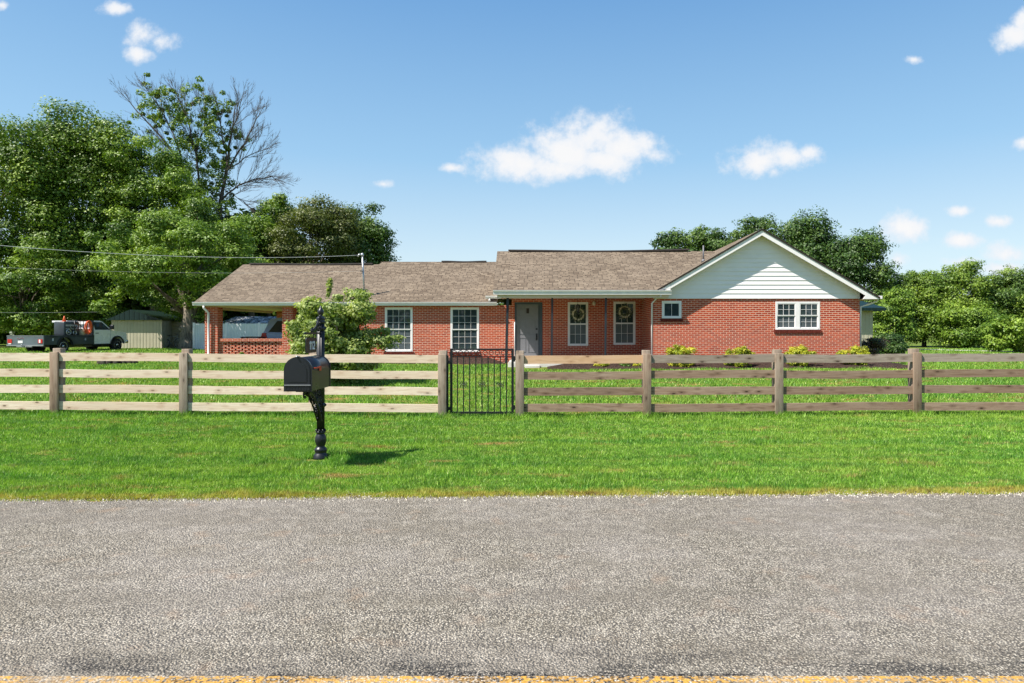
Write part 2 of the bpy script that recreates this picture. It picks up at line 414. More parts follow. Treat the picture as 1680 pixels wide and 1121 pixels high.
def m_panel(name, c, freq, horizontal=False, rough=.45, metal=0):
    # ribbed sheet metal
    t = NT(name); uv = t.coord('UV'); sp = t.n('ShaderNodeSeparateXYZ'); t.L.new(uv, sp.inputs[0])
    w = t.math('FRACT', t.math('MULTIPLY', sp.outputs[1 if horizontal else 0], freq))
    rib = t.math('PINGPONG', w, .5); n = t.noise(uv, 1.5, 5)
    k = t.mix(t.mr(n, .35, .7, 0, .5), c, tuple(x*.7 for x in c))
    t.bump(t.mr(rib, .1, .2), .6, .03); return t.fin(k, rough, .4, metal)
M = {}
M['brick'] = m_brick(); M['shingle'] = m_shingle()
M['white'] = plain('white_paint', (.84,.80,.78), .45, .4, var=.04)
M['siding'] = plain('white_siding', (.86,.82,.81), .5, .4, var=.03, sc=1.5)
M['gutter'] = plain('gutter_white', (.82,.77,.76), .4, .5, var=.06)
M['soffit'] = plain('soffit_beige', (.66,.54,.44), .6, .3, var=.05)
M['door'] = plain('door_grey', (.19,.19,.205), .45, .4, var=.05)
M['doorframe'] = plain('door_frame_slate', (.055,.072,.090), .5, .4, var=.05)
M['iron'] = plain('dark_iron', (.022,.025,.032), .45, .5, var=.1)
M['black'] = plain('black_metal', (.012,.013,.016), .35, .5, var=.15)
M['blackpost'] = plain('black_cast_metal', (.013,.014,.017), .38, .5, var=.2)
M['box'] = plain('mailbox_black', (.012,.014,.020), .3, .6, var=.1, sc=3)
M['concrete'] = plain('concrete', (.55,.52,.47), .9, .2, var=.15)
M['glass'] = m_glass(c=(.02,.03,.036)); M['screen'] = m_glass('screened_glass', (.06,.07,.078), .2, .5)
M['dark'] = plain('dark_interior', (.015,.014,.013), .9, .1)
M['soot'] = plain('dark_shingle_edge', (.035,.028,.024), .8, .2)
M['sidebrick'] = M['brick']
M['wood_pale'] = m_wood('pale_weathered_wood', (.74,.58,.43), (.86,.73,.58), (.50,.33,.22))
M['wood_brown'] = m_wood('brown_weathered_wood', (.27,.170,.115), (.40,.29,.215), (.11,.062,.038))
M['wood_grey'] = m_wood('grey_weathered_wood', (.30,.238,.19), (.42,.35,.29), (.14,.095,.068))
M['post_grey'] = m_wood('grey_post_wood', (.29,.225,.17), (.40,.33,.26), (.14,.092,.06), vert=True); M['post_brown'] = m_wood('brown_post_wood', (.27,.185,.13), (.38,.29,.215), (.12,.07,.045), vert=True)
M['wood_fresh'] = m_wood('fresh_tan_wood', (.66,.42,.25), (.74,.52,.35), (.42,.23,.12))
M['asphalt'] = m_asphalt(); M['line'] = m_line(); M['ground'] = m_ground(); M['grass'] = m_grass(); M['mulch'] = m_mulch()
M['bark'] = m_bark('bark', (.07,.055,.042), (.17,.14,.11)); M['deadbark'] = m_bark('dead_bark', (.075,.058,.048), (.16,.13,.11))
M['leaf'] = m_leaf('leaf_green', [(.020,.048,.008),(.070,.135,.015),(.18,.27,.03),(.42,.50,.08)])
M['leaf_dark'] = m_leaf('leaf_dark', [(.012,.034,.009),(.036,.082,.014),(.10,.17,.028),(.25,.33,.06)])
M['leaf_olive'] = m_leaf('leaf_olive', [(.035,.055,.012),(.075,.095,.018),(.12,.145,.025),(.17,.18,.04)])
M['leaf_light'] = m_leaf('leaf_light', [(.022,.058,.009),(.085,.16,.016),(.21,.31,.034),(.46,.55,.10)])
M['leaf_dog'] = m_leaf('leaf_pale', [(.05,.09,.015),(.17,.24,.05),(.38,.43,.14),(.62,.62,.30)], .35, .5, 1.5)
M['leaf_gold'] = m_leaf('leaf_gold', [(.08,.13,.012),(.24,.29,.02),(.46,.44,.03),(.66,.58,.07)], .3, .5, 2)
M['leaf_green2'] = m_leaf('leaf_low', [(.03,.08,.012),(.06,.14,.02),(.14,.24,.03),(.3,.34,.06)], .3, .5, 2)
M['leaf_rose'] = m_leaf('leaf_rose', [(.02,.045,.01),(.05,.09,.02),(.14,.09,.06),(.55,.42,.36)], .2, .5, 3)
M['steel'] = plain('galvanised_steel', (.42,.43,.45), .35, .5, .6, .1)
M['pipe'] = plain('dull_pipe', (.16,.16,.17), .5, .4, .2)
M['wire'] = plain('cable_grey', (.55,.56,.55), .5, .3)

# ------------------------------------------------------------------ terrain
def sstep(t):
    t = np.clip(t, 0, 1); return t*t*(3-2*t)
def gz(x, y):
    x = np.asarray(x, float); y = np.asarray(y, float)
    z = .42*sstep((y-13.6)/9.0)
    side = np.where(x < -1.1, .058*np.clip((-1.1-x)/9.5, 0, 1), .052*np.clip((x+.4)/9.6, 0, 1))
    z = z+side*sstep((y-9.5)/3)
    z = z-.10*sstep((30-y)/7)*sstep((x+13)/-8)*sstep((y-20)/4)
    return z
def gzf(x, y): return float(gz(x, y))
def make_ground():
    xs = np.unique(np.concatenate([np.linspace(-900,-60,15), np.linspace(-60,-24,19), np.linspace(-24,24,97), np.linspace(24,60,19), np.linspace(60,900,15)]))
    ys = np.unique(np.concatenate([np.linspace(-600,-20,12), np.linspace(-20,6,14), np.linspace(6,34,85), np.linspace(34,80,24), np.linspace(80,1400,15)]))
    XX, YY = np.meshgrid(xs, ys); ZZ = gz(XX, YY)
    m = MB(); nx = len(xs); m.v = list(zip(XX.ravel().tolist(), YY.ravel().tolist(), ZZ.ravel().tolist()))
    for j in range(len(ys)-1):
        for i in range(nx-1):
            a = j*nx+i; m.f.append((a, a+1, a+nx+1, a+nx)); m.sm.append(True)
    return tag(m.build('ground', M['ground']), kind='structure')
make_ground()
rng = np.random.default_rng(7); random.seed(7)
def road_edge(x): return 6.9+.03*max(-14, min(14, x))
def make_road():
    m = MB(); pts = []
    xs = [-300+i*10 for i in range(28)]+[-20+i*.12 for i in range(334)]+[20.2+i*10 for i in range(29)]
    b = []
    ph = [random.uniform(0, 6.28) for _ in range(6)]
    for x in xs:
        w = sum(math.sin(x*f+p)*a for f, p, a in zip((.7,1.9,4.3,9.1,17,31), ph, (.035,.03,.028,.022,.018,.012)))
        b.append((x, road_edge(x)+w))
    n = len(xs)
    m.v = [(x, -.35, .004) for x in xs]+[(x, y, .004) for x, y in b]
    for i in range(n-1): m.f.append((i, i+1, n+i+1, n+i)); m.sm.append(False)
    tag(m.build('road', M['asphalt']), kind='structure')
    for y0, y1 in ((3.19, 3.287), (2.96, 3.06)):
        k = MB(); k.add([(-300,y0,.008),(300,y0,.008),(300,y1,.008),(-300,y1,.008)], [(0,1,2,3)])
        tag(k.build('road_line', M['line']), kind='structure')
make_road()

def grass():
    out = []; rr = []; tt = []
    def blades(n, x0f, x1f, y0, y1, h, w, edge=False, keep=None):
        y = np.sqrt(rng.uniform(y0*y0, y1*y1, n)) if not edge else rng.uniform(y0, y1, n)
        t = rng.uniform(0, 1, n); x = x0f(y)+(x1f(y)-x0f(y))*t
        if edge: y = 6.9+.03*np.clip(x, -14, 14)+rng.normal(.06, .08, n)
        ok = ((x+2.925)**2+(y-8.85)**2 > .03); ok &= y > 6.9+.03*np.clip(x, -14, 14)-(.12 if edge else 0.02)
        if keep is not None: ok &= keep(x, y)
        x, y = x[ok], y[ok]; n = len(x); z = gz(x, y)
        a = rng.uniform(0, 2*PI, n); hh = h*rng.uniform(.55, 1.35, n)
        tall = 1+.5*(np.sin(x*3.1+1.3*np.sin(y*2.1))*np.sin(y*2.7+x*.6)); hh = hh*tall.clip(.6, 1.5)
        ww = w*rng.uniform(.7, 1.3, n)
        la = rng.uniform(0, 2*PI, n); ln = hh*rng.uniform(.15, .9, n)
        b0 = np.stack([x-np.cos(a)*ww/2, y-np.sin(a)*ww/2, z-.004], 1)
        b1 = np.stack([x+np.cos(a)*ww/2, y+np.sin(a)*ww/2, z-.004], 1)
        tp = np.stack([x+np.cos(la)*ln, y+np.sin(la)*ln, z+hh], 1)
        out.append(np.stack([b0, b1, tp], 1).reshape(-1, 3)); rr.append(rng.uniform(0, 1, n)**1.3)
        tt.append(np.tile([0, 0, 1.0], n))
    lf = lambda y: (0-CX-60)/F*y; rt = lambda y: (1680-CX+60)/F*y
    blades(270000, lf, rt, 6.75, 10.0, .034, .0085)
    blades(230000, lf, rt, 10.0, 13.6, .040, .011)
    blades(16000, lf, rt, 6.8, 7.3, .034, .009, edge=True)
    notbed = lambda x, y: ~(((x > 22.0) & (np.abs(y-np.where(x < 29, 47.8-1.75*(x-22), 35.55-.5*(x-29))) < 1.4)) | ((x > -7.2) & (x < 11.5) & (y > 25.0)) | ((x > -1.3) & (x < 11.6) & (y > 21.85)))
    blades(170000, lf, rt, 13.6, 24.8, .055, .022, keep=notbed)
    blades(60000, lf, rt, 24.8, 46, .07, .05, keep=notbed)
    # longer tufts left by the mower round the posts and the mailbox
    def tuft(cx, cy, r, n, h):
        a = rng.uniform(0, 2*PI, n); q = r*np.sqrt(rng.uniform(0, 1, n)); x = cx+np.cos(a)*q; y = cy+np.sin(a)*q*.7
        z = gz(x, y); hh = h*rng.uniform(.4, 1.2, n); a2 = rng.uniform(0, 2*PI, n); ww = .010
        la = rng.uniform(0, 2*PI, n); ln = hh*rng.uniform(.2, .9, n)
        out.append(np.stack([np.stack([x-np.cos(a2)*ww/2, y-np.sin(a2)*ww/2, z], 1), np.stack([x+np.cos(a2)*ww/2, y+np.sin(a2)*ww/2, z], 1),
            np.stack([x+np.cos(la)*ln, y+np.sin(la)*ln, z+hh], 1)], 1).reshape(-1, 3)); rr.append(rng.uniform(.2, .95, n)); tt.append(np.tile([0,0,1.0], n))
    tuft(-2.70, 9.02, .22, 500, .10); tuft(-3.15, 8.98, .2, 500, .09); tuft(-2.62, 8.8, .2, 250, .07)
    for p in POSTS: tuft(p, 13.1, .3, 700, .13)
    xx = -11
    while xx < 10: tuft(xx, 13.1+random.uniform(-.1,.1), .35, 260, .10); xx += .45
    return tag(fast_mesh('grass', np.concatenate(out), 3, M['grass'], np.concatenate(rr), extra=np.concatenate(tt)),
        'mown green lawn grass between the road and the house', 'grass', kind='stuff')
FD = 13.1
def fx(px): return X_(px, FD)
POSTS = [fx(p) for p in (-118, 91.5, 303, 512, 726)]+[fx(p) for p in (853, 1061, 1277, 1503, 1722)]
grass()

def gravel():
    n = 7000; x = rng.uniform(-6.5, 6.8, n); y = 6.9+.03*x+rng.normal(-.02, .09, n); r_ = rng.uniform(.003, .010, n)
    a = rng.uniform(0, 6.28, n); V = []
    c = [np.stack([x+np.cos(a+k*2.1)*r_, y+np.sin(a+k*2.1)*r_, np.full(n, .004)+gz(x, y)], 1) for k in range(3)]
    t = np.stack([x, y, .004+r_*1.1], 1)
    V = np.concatenate([np.stack([c[0], c[1], t], 1), np.stack([c[1], c[2], t], 1), np.stack([c[2], c[0], t], 1)]).reshape(-1, 3)
    return tag(fast_mesh('gravel', V, 3, M['stone'], np.tile(rng.uniform(0, 1, n), 3)), 'loose pale gravel along the grass edge of the road', 'gravel', kind='stuff')
t0 = NT('loose_stone'); M['stone'] = t0.fin(t0.ramp(t0.n('ShaderNodeAttribute', attribute_name='rnd').outputs['Fac'], [(0,(.16,.14,.12)),(.6,(.42,.38,.32)),(1,(.75,.70,.6))]), .9, .2)
gravel()

# ------------------------------------------------------------------ fence and gate
def fence(pxs, label, mats, batt):
    xs = [fx(p) for p in pxs]; xm = xs[len(xs)//2]
    root = thing('wooden_fence', label, 'fence', (xm, FD, gzf(xm, FD)))
    def top(x): return gzf(x, FD)
    rz = [(1.195, 1.04), (.885, .735), (.577, .427), (.262, .108)]      # rail edges above the ground
    for i in range(len(xs)-1):
        a, b = xs[i], xs[i+1]
        for k, (zt, zb) in enumerate(rz):
            za, zc = top(a)+random.uniform(-.008,.008), top(b)+random.uniform(-.008,.008)
            m = MB(); bow = random.uniform(-.01,.01); n = 8; y0, y1 = FD-.020, FD+.018
            A = []; 
            for j in range(n+1):
                t = j/n; x = a+(b-a)*t+(.003 if j == 0 else 0)-(.003 if j == n else 0); z = za+(zc-za)*t+bow*math.sin(PI*t)+.002*math.sin(t*9+k)
                A += [(x,y0,z+zb),(x,y0,z+zt),(x,y1,z+zt),(x,y1,z+zb)]
            fs = [(0,1,2,3), (n*4+3, n*4+2, n*4+1, n*4)]
            for j in range(n):
                for q in range(4): fs.append((j*4+q, (j+1)*4+q, (j+1)*4+(q+1) % 4, j*4+(q+1) % 4))
            m.add(A, fs)
            m.build('rail', M[mats(i, k)], root, origin=((a+b)/2, FD, (za+zc)/2+(zt+zb)/2))
    for i, x in enumerate(xs):
        z = top(x); w = .075; 
        m = MB(); m.cbox(x-w, x+w, FD+.021, FD+.165, z-.1, z+1.285, .006)
        m.build('post', M['post_grey'], root, origin=(x, FD, z+.6))
        if batt(i):
            m = MB(); m.cbox(x-.080, x+.080, FD-.062, FD-.022, z-.06, z+1.215, .006)
            ob = m.build('batten', M['post_grey' if i % 2 == 0 else 'post_brown'], root, origin=(x, FD, z+.6))
    # nails and post caps are below a pixel; the grain carries the knots
    return root
fence((-118, 91.5, 303, 512, 726), 'four-rail fence of pale new boards left of the black gate', lambda i, k: 'wood_pale', lambda i: i != 3)
fence((853, 1061, 1277, 1503, 1722), 'four-rail fence of grey-brown weathered boards right of the black gate',
      lambda i, k: 'wood_fresh' if (i == 0 and k == 0) else ('wood_grey' if k == 0 else 'wood_brown'), lambda i: True)
def gate():
    D = FD+.05; z0 = gzf(fx(790), FD)
    xl, xr = X_(740.5, D), X_(841, D); zt = Z_(572, D); z2 = Z_(584.5, D); zb = Z_(679, D)
    root = thing('metal_gate', 'black metal picket garden gate standing between the two wooden fences', 'gate', ((xl+xr)/2, D, z0))
    m = MB(); r = .023
    m.box(xl-r, xl+r, D-r, D+r, zb, zt); m.box(xr-r, xr+r, D-r, D+r, zb, zt)
    m.box(xl+r, xr-r, D-r, D+r, zt-.032, zt); m.box(xl+r, xr-r, D-r, D+r, zb, zb+.04)
    m.box(xl+r, xr-r, D-.008, D+.008, z2-.016, z2)
    m.build('gate_frame', M['black'], root)
    n = 10
    for i in range(1, n):
        x = xl+(xr-xl)*i/n; k = MB(); k.box(x-.010, x+.010, D-.010, D+.010, zb+.04, z2-.016); k.build('picket', M['black'], root)
    for i in range(n):
        x = xl+(xr-xl)*(i+.5)/n; k = MB(); zc = (zt+z2)/2-.008
        k.torus((x, D, zc), .042, .0075, 'y', 16, 6); k.build('scroll', M['black'], root)
    for i in (2, 5, 8):
        x = xl+(xr-xl)*i/n; zc = Z_(631, D); k = MB()
        for sx in (-1, 1):
            for sz in (-1, 1):
                k.torus((x+sx*.042, D-.008, zc+sz*.028), .022, .0065, 'y', 12, 6)
                k.tube([(x, D-.008, zc), (x+sx*.03, D-.008, zc+sz*.012), (x+sx*.06, D-.008, zc+sz*.016)], .005, 6)
        k.lathe([(.0,-.012),(.014,-.008),(.014,.008),(0,.012)], (x, D-.01, zc), 10, 'y')
        k.build('ornament', M['black'], root)
    k = MB(); k.box(xr+.02, xr+.10, D-.02, D+.02, Z_(591, D), Z_(586, D)); k.box(xr+.015, xr+.05, D-.035, D+.025, Z_(593.5, D), Z_(584.5, D)); k.build('latch', M['black'], root)
    for y in (592, 668):
        k = MB(); k.box(xl-.075, xl-.02, D-.015, D+.015, Z_(y+5, D), Z_(y, D)); k.build('hinge', M['black'], root)
    k = MB(); k.box(xr+.02, xr+.05, D-.02, D+.02, Z_(672, D), Z_(665, D)); k.build('gate_stop', M['black'], root)
    for xx, nm in ((xl-.075, 'gate_post'), (xr+.075, 'gate_post')):
        k = MB(); k.box(xx-.018, xx+.018, D-.02, D+.02, z0-.05, zt-.13); k.build(nm, M['black'], root)
gate()

# ------------------------------------------------------------------ mailbox
def mailbox():
    px, py = -2.925, 8.93
    root = thing('mailbox', 'large black rural mailbox with red flag on an ornate black post by the road', 'mailbox', (px, py, 0))
    m = MB()
    prof = [(.10,-.02),(.10,.02),(.092,.035),(.088,.055),(.074,.07),(.07,.085),(.078,.10),(.082,.118),(.075,.135),(.058,.15),(.052,.165),(.06,.185),(.070,.215),(.074,.25),(.068,.285),(.055,.315),(.048,.33),(.062,.34),(.064,.352),(.052,.362),(.047,.37)]
    m.lathe(prof, (px, py, 0), 24)
    # little leaves on the collar
    for k in range(8):
        q = 2*PI*k/8; c = (px+.058*math.cos(q), py+.058*math.sin(q), .35)
        m.lathe([(0,0),(.014,.012),(.012,.03),(0,.042)], c, 6)
    m.build('post_base', M['blackpost'], root)
    m = MB(); n = 48; rings = []
    vs = []; hs = [.36, 1.78]
    for h in hs:
        for k in range(n):
            q = 2*PI*k/n; r = .047+.004*math.cos(q*12); vs.append((px+r*math.cos(q), py+r*math.sin(q), h))
    m.add(vs, [(k, (k+1) % n, n+(k+1) % n, n+k) for k in range(n)]+[tuple(range(n)), tuple(range(n, 2*n))], True)
    m.build('post', M['blackpost'], root)
    m = MB(); m.lathe([(.047,1.76),(.06,1.775),(.062,1.79),(.05,1.805),(.055,1.82),(.058,1.835),(.044,1.85),(.026,1.862),(.024,1.875),(.036,1.892),(.042,1.915),(.036,1.94),(.02,1.96),(.012,1.975),(.005,2.0)], (px, py, 0), 20)
    m.build('finial', M['blackpost'], root)
    for z, r in ((.70,.058),(1.70,.056)):
        m = MB()
        m.lathe([(.048,z-.03),(r,z-.02),(r+.006,z),(r,z+.02),(.048,z+.03)], (px, py, 0), 20)
        for k in range(8):
            q = 2*PI*k/8; m.lathe([(0,-.02),(.014,-.006),(.014,.01),(0,.024)], (px+(r+.004)*math.cos(q), py+(r+.004)*math.sin(q), z), 6)
        m.build('collar', M['blackpost'], root)
    # box
    xc, hw, y0, y1, zb, zt = -2.94, .160, 8.15, 8.86, .950, 1.352
    def arch(x_c, hw_, zb_, zt_, n=18):
        r = hw_; zc = zt_-r*.95; pts = [(x_c-hw_, zb_)]
        for i in range(n+1):
            q = PI-PI*i/n; pts.append((x_c+hw_*math.cos(q), zc+r*.95*math.sin(q)))
        pts.append((x_c+hw_, zb_)); return pts
    m = MB(); m.prism(arch(xc, hw, zb, zt), y0+.012, y1, 'y', False)
    body = m.build('box_body', M['box'], root)
    for p in body.data.polygons:
        if len(p.vertices) == 4 and p.normal.z > .02: p.use_smooth = True
    m = MB(); m.prism(arch(xc, hw+.008, zb-.004, zt+.008), y0-.008, y0+.022, 'y'); m.build('box_rim', M['box'], root)
    m = MB(); m.prism(arch(xc, hw+.006, zb-.004, zt+.006), y1-.01, y1+.008, 'y'); m.build('box_rim', M['box'], root)
    m = MB(); m.prism(arch(xc, hw-.014, zb+.012, zt-.014), y0-.016, y0-.0085, 'y'); m.prism(arch(xc, hw-.05, zb+.11, zt-.06), y0-.021, y0-.0165, 'y')
    for k in range(9): x = xc-hw+.02+k*(2*hw-.04)/8; m.box(x-.003, x+.003, y0-.020, y0-.0158, zb+.018, zb+.064)
    dr = m.build('box_door', M['box'], root)
    m = MB(); m.box(xc-hw+.002, xc+hw-.002, y0-.027, y0-.0165, zb+.068, zb+.078); m.build('door_trim', M['steel'], dr)
    m = MB(); m.lathe([(0,-.03),(.010,-.028),(.012,-.012),(.008,0)], (xc-.005, y0-.012, zt+.012), 10, 'y'); m.box(xc-.016, xc+.008, y0-.03, y0+.05, zt+.008, zt+.016)
    m.build('door_catch', M['steel'], dr)
    t = plain('flag_red', (.62,.06,.02), .5, .4, var=.1)
    m = MB(); xf = xc+hw; m.box(xf+.0085, xf+.0135, 8.22, 8.40, zb+.262, zb+.278); m.box(xf+.0085, xf+.0135, 8.40, 8.475, zb+.228, zb+.282)
    m.lathe([(0,0),(.010,.001),(.010,.016),(0,.018)], (xf, 8.225, zb+.27), 10, 'x')
    m.build('flag', t, root)
    # bracket under the box: two scroll plates of cast leaves
    m = MB()
    m.box(xc-.07, xc+.07, y0+.12, y1-.02, zb-.022, zb-.0045)
    rr = random.Random(3)
    for sx in (-.03, .03):
        X = px+sx
        curve = [(X, py-.05-.62*(1-t)**1.6*.98, .50+.43*(1-t)**.75+0*t) for t in [i/14 for i in range(15)]]
        curve = [(X, py-.045-.50*(1-(1-t)**1.0), .50+.41*math.sin(t*PI/2)) for t in [i/14 for i in range(15)]]
        m.tube(curve, .011, 8)
        for i in range(95):
            t = rr.random(); s_ = rr.random(); b = curve[int(t*14)]
            zz = b[2]+(.93-b[2])*s_; yy = b[1]+(py-.045-b[1])*0*s_
            if rr.random() < .62: m.torus((X, yy, zz), rr.uniform(.016, .036), .0075, 'x', 10, 5, rr.uniform(0, 3), rr.uniform(4, 8))
            else: m.lathe([(0,-.018),(.014,-.005),(.012,.01),(0,.02)], (X+rr.uniform(-.006,.006), yy, zz), 6)
    m.torus((px, y0+.17, zb-.06), .034, .009, 'x', 16, 7, .3, 5.4); m.torus((px, y0+.23, zb-.045), .024, .008, 'x', 14, 7)
    m.lathe([(0,-.02),(.018,-.01),(.018,.01),(0,.02)], (px, y0+.19, zb-.09), 8)
    m.build('bracket', M['blackpost'], root)
    # arm and number plate on the road side of the post
    m = MB(); za = 1.64
    m.box(px-.012, px+.012, 8.36, py-.045, za-.012, za+.012)
    m.tube([(px, py-.05, za+.22), (px, py-.12, za+.14), (px, py-.22, za+.05), (px, py-.36, za+.02)], .009, 8)
    for i in range(9):
        m.torus((px, py-.07-.035*i, za+.035+.012*max(0, 6-i)), .02+.002*(6-i if i < 6 else 0), .006, 'x', 10, 5, 0, 5)
    for i in range(7): m.lathe([(0,-.018),(.012,-.004),(.012,.01),(0,.02)], (px+.012, py-.06-.02*(i % 3), za+.04+.03*i), 6)
    m.lathe([(0,-.03),(.014,-.015),(.016,0),(.0,.02)], (px, 8.35, za), 8, 'y')
    for y in (8.44, 8.66): m.tube([(px, y, za-.01), (px, y, za-.055)], .004, 6)
    m.build('sign_arm', M['blackpost'], root)
    m = MB(); z0, z1 = 1.395, 1.585; y0s, y1s = 8.37, 8.74
    pts = []
    for (cy, cz, a) in ((y0s+.03, z0+.03, PI), (y1s-.03, z0+.03, 1.5*PI), (y1s-.03, z1-.03, 0), (y0s+.03, z1-.03, .5*PI)):
        for k in range(4): q = a+k*PI/6; pts.append((cy+.03*math.cos(q), cz+.03*math.sin(q)))
    m.prism(pts, px-.006, px+.006, 'x'); pl = m.build('number_plate', M['box'], root)
    # digits 112, seen from +X, reading towards +Y
    m = MB(); dw = plain('digit_white', (.8,.8,.82), .4, .4, var=.02); xf0, xf1 = px+.0065, px+.010
    zc0, zc1 = z0+.04, z1-.045; H = zc1-zc0
    def bar(y, z, w, h): m.box(xf0, xf1, y, y+w, z, z+h)
    ys = 8.485
    for k in range(2):
        y = ys+k*.062; bar(y+.016, zc0, .019, H); 
        m.prism([(y, zc1-.035), (y, zc1-.018), (y+.0155, zc1-.001), (y+.0155, zc1-.022)], xf0, xf1, 'x')
    y = ys+.128; arc = []
    for i in range(11):
        q = PI*.95-i*PI*1.15/10; arc.append((y+.032+.026*math.cos(q), zc1-.033+.027*math.sin(q)))
    arc += [(y+.03, zc0+.035), (y+.006, zc0+.010)]
    for i in range(len(arc)-1):
        a, b = Vector(arc[i]), Vector(arc[i+1]); d = (b-a).normalized(); nn = Vector((-d.y, d.x))*.0085; a = a-d*.002; b = b+d*.002
        m.prism([tuple(a+nn), tuple(b+nn), tuple(b-nn), tuple(a-nn)], xf0, xf1+.0002*(i % 2), 'x')
    bar(y+.002, zc0, .062, .018)
    m.build('digits', dw, pl)
mailbox()

# ------------------------------------------------------------------ house
G = .42            # ground level at the house
D1, D2 = 23.6, 26.2
house = thing('brick_house', 'long single-storey red brick house with brown shingle roof and carport', 'house', (0, D2, G))
def wall_holes(m, a0, a1, z0, z1, face, depth, holes, axis='y'):
    """wall slab whose outer face lies at `face`; thickness goes away from the viewer. holes: (a0,a1,z0,z1)"""
    As = sorted({a0, a1, *[h[0] for h in holes], *[h[1] for h in holes]}); Zs = sorted({z0, z1, *[h[2] for h in holes], *[h[3] for h in holes]})
    def P(a, y, z): return (a, y, z) if axis == 'y' else (y, a, z)
    for i in range(len(As)-1):
        for j in range(len(Zs)-1):
            ca, cz = (As[i]+As[i+1])/2, (Zs[j]+Zs[j+1])/2
            if any(h[0] < ca < h[1] and h[2] < cz < h[3] for h in holes): continue
            for y in (face, face+depth):
                m.add([P(As[i],y,Zs[j]), P(As[i+1],y,Zs[j]), P(As[i+1],y,Zs[j+1]), P(As[i],y,Zs[j+1])], [(0,1,2,3)])
    for h in list(holes)+[(a0, a1, z0, z1)]:
        for (p, q) in (((h[0],h[2]),(h[1],h[2])), ((h[1],h[2]),(h[1],h[3])), ((h[1],h[3]),(h[0],h[3])), ((h[0],h[3]),(h[0],h[2]))):
            m.add([P(p[0],face,p[1]), P(q[0],face,q[1]), P(q[0],face+depth,q[1]), P(p[0],face+depth,p[1])], [(0,1,2,3)])
def pxr(x0, x1, y0, y1, D): return (X_(x0, D), X_(x1, D), Z_(y1, D), Z_(y0, D))
ZB, ZL, ZP, ZG = .30, 2.66, 2.93, 2.81
win_l1 = pxr(631.5, 677, 504.5, 577, D2); win_l2 = pxr(739, 786, 504.5, 577.5, D2)
win_p1 = pxr(931.5, 965, 496, 567.5, D2); win_p2 = pxr(1006.5, 1042.5, 495, 566, D2)
door_h = (X_(844.5, D2), X_(890, D2), .62, Z_(496, D2))
win_s = pxr(1086, 1118, 494, 522.5, D1); win_d = pxr(1272, 1345, 495, 541, D1)
win_s = (win_s[0], win_s[1], win_s[2], min(win_s[3], ZG-.03)); win_d = (win_d[0], win_d[1], win_d[2], min(win_d[3], ZG-.03))
XG0, XG1 = 3.77, 10.90
def part(m, name, mat, label=None, parent=None): return m.build(name, M[mat] if isinstance(mat, str) else mat, parent or house, label=label)
m = MB(); wall_holes(m, -7.1, -1.25, ZB, ZL, D2, .2, [win_l1, win_l2]); part(m, 'wall', 'brick')
m = MB(); wall_holes(m, -1.25, XG0+.0, ZB, ZP, D2, .2, [win_p1, win_p2, door_h]); part(m, 'wall', 'brick')
m = MB(); wall_holes(m, XG0, XG1, ZB, ZG, D1, .2, [win_s, win_d]); part(m, 'wall', 'brick')
m = MB(); m.box(XG0+.003, XG0+.2, D1+.2, D2+.2, ZB, ZP); part(m, 'wall', 'brick')                  # return wall of the wing
m = MB(); m.box(XG1-.2, XG1-.003, D1+.2, 32.0, ZB, ZG); m.box(XG0+.2, XG1-.2, 31.8, 32.0, ZB, ZG); m.box(-7.1, XG0+.2, 32.0, 32.2, ZB, ZL); m.box(-7.1, -6.9, D2+.2, 32.0, ZB, ZL); part(m, 'wall', 'brick')
# concrete footing
m = MB(); m.box(-7.0, -1.3, D2+.02, D2+.15, G-.3, ZB); part(m, 'foundation', 'concrete')
m = MB(); m.box(XG0+.02, XG1-.02, D1+.02, D1+.15, G-.3, ZB); part(m, 'foundation', 'concrete')

# ---- roof planes
SL = .434; SG = .582
EY = 23.34
def zm(y): return 3.04+SL*(y-EY)           # main roof
def zl(y): return 2.77+SL*(y-26.04)          # left wing
RY, RYB = 27.6, 32.6
XM0, XM1 = -1.76, -1.90
zr = zm(RY)
GX, GZ_ = 7.42, 5.15
def zgx(x): return GZ_-SG*abs(x-GX)
def slab(pts, t=.05):
    m = MB(); n = len(pts); lo = [(p[0], p[1], p[2]-t) for p in pts]
    m.add(list(pts)+lo, [tuple(range(n)), tuple(range(2*n-1, n-1, -1))]+[(i, (i+1) % n, (i+1) % n+n, i+n) for i in range(n)]); return m
v0x = GX-(GZ_-zm(EY))/SG; v1x = GX-(GZ_-zr)/SG
sag = .03
front = [(XM0, EY, zm(EY)), (v0x, EY, zm(EY)), (v1x, RY, zr), (XM1, RY, zr)]
m = slab(front); roof = part(m, 'roof', 'shingle')
SB = (zr-2.85)/(RYB-RY)
m = slab([(XM1, RY, zr), (v1x, RY, zr), (GX-(GZ_-2.85)/SG, RYB, 2.85), (XM1, RYB, 2.85)]); m.build('roof', M['shingle'], house)
yv = RY+(zr-zgx(3.5))/SB
m = slab([(v0x, 23.3, zgx(v0x)), (GX, 23.3, GZ_), (GX, 32.4, GZ_), (3.45, 32.4, zgx(3.45)), (3.45, RY+(zr-zgx(3.45))/SB, zgx(3.45)), (v1x, RY, zr)]); m.build('roof', M['shingle'], house)
m = slab([(GX, 23.3, GZ_), (11.42, 23.3, zgx(11.42)), (11.42, 32.4, zgx(11.42)), (GX, 32.4, GZ_)]); m.build('roof', M['shingle'], house)
XL0, XL1 = -13.36, -1.80
YC, YL = 30.3, 30.65; XS = -7.35
m = slab([(XL0, 26.04, zl(26.04)), (XL1, 26.04, zl(26.04)), (XL1, YC, zl(YC)), (XL0, YC, zl(YC))]); m.build('roof', M['shingle'], house)
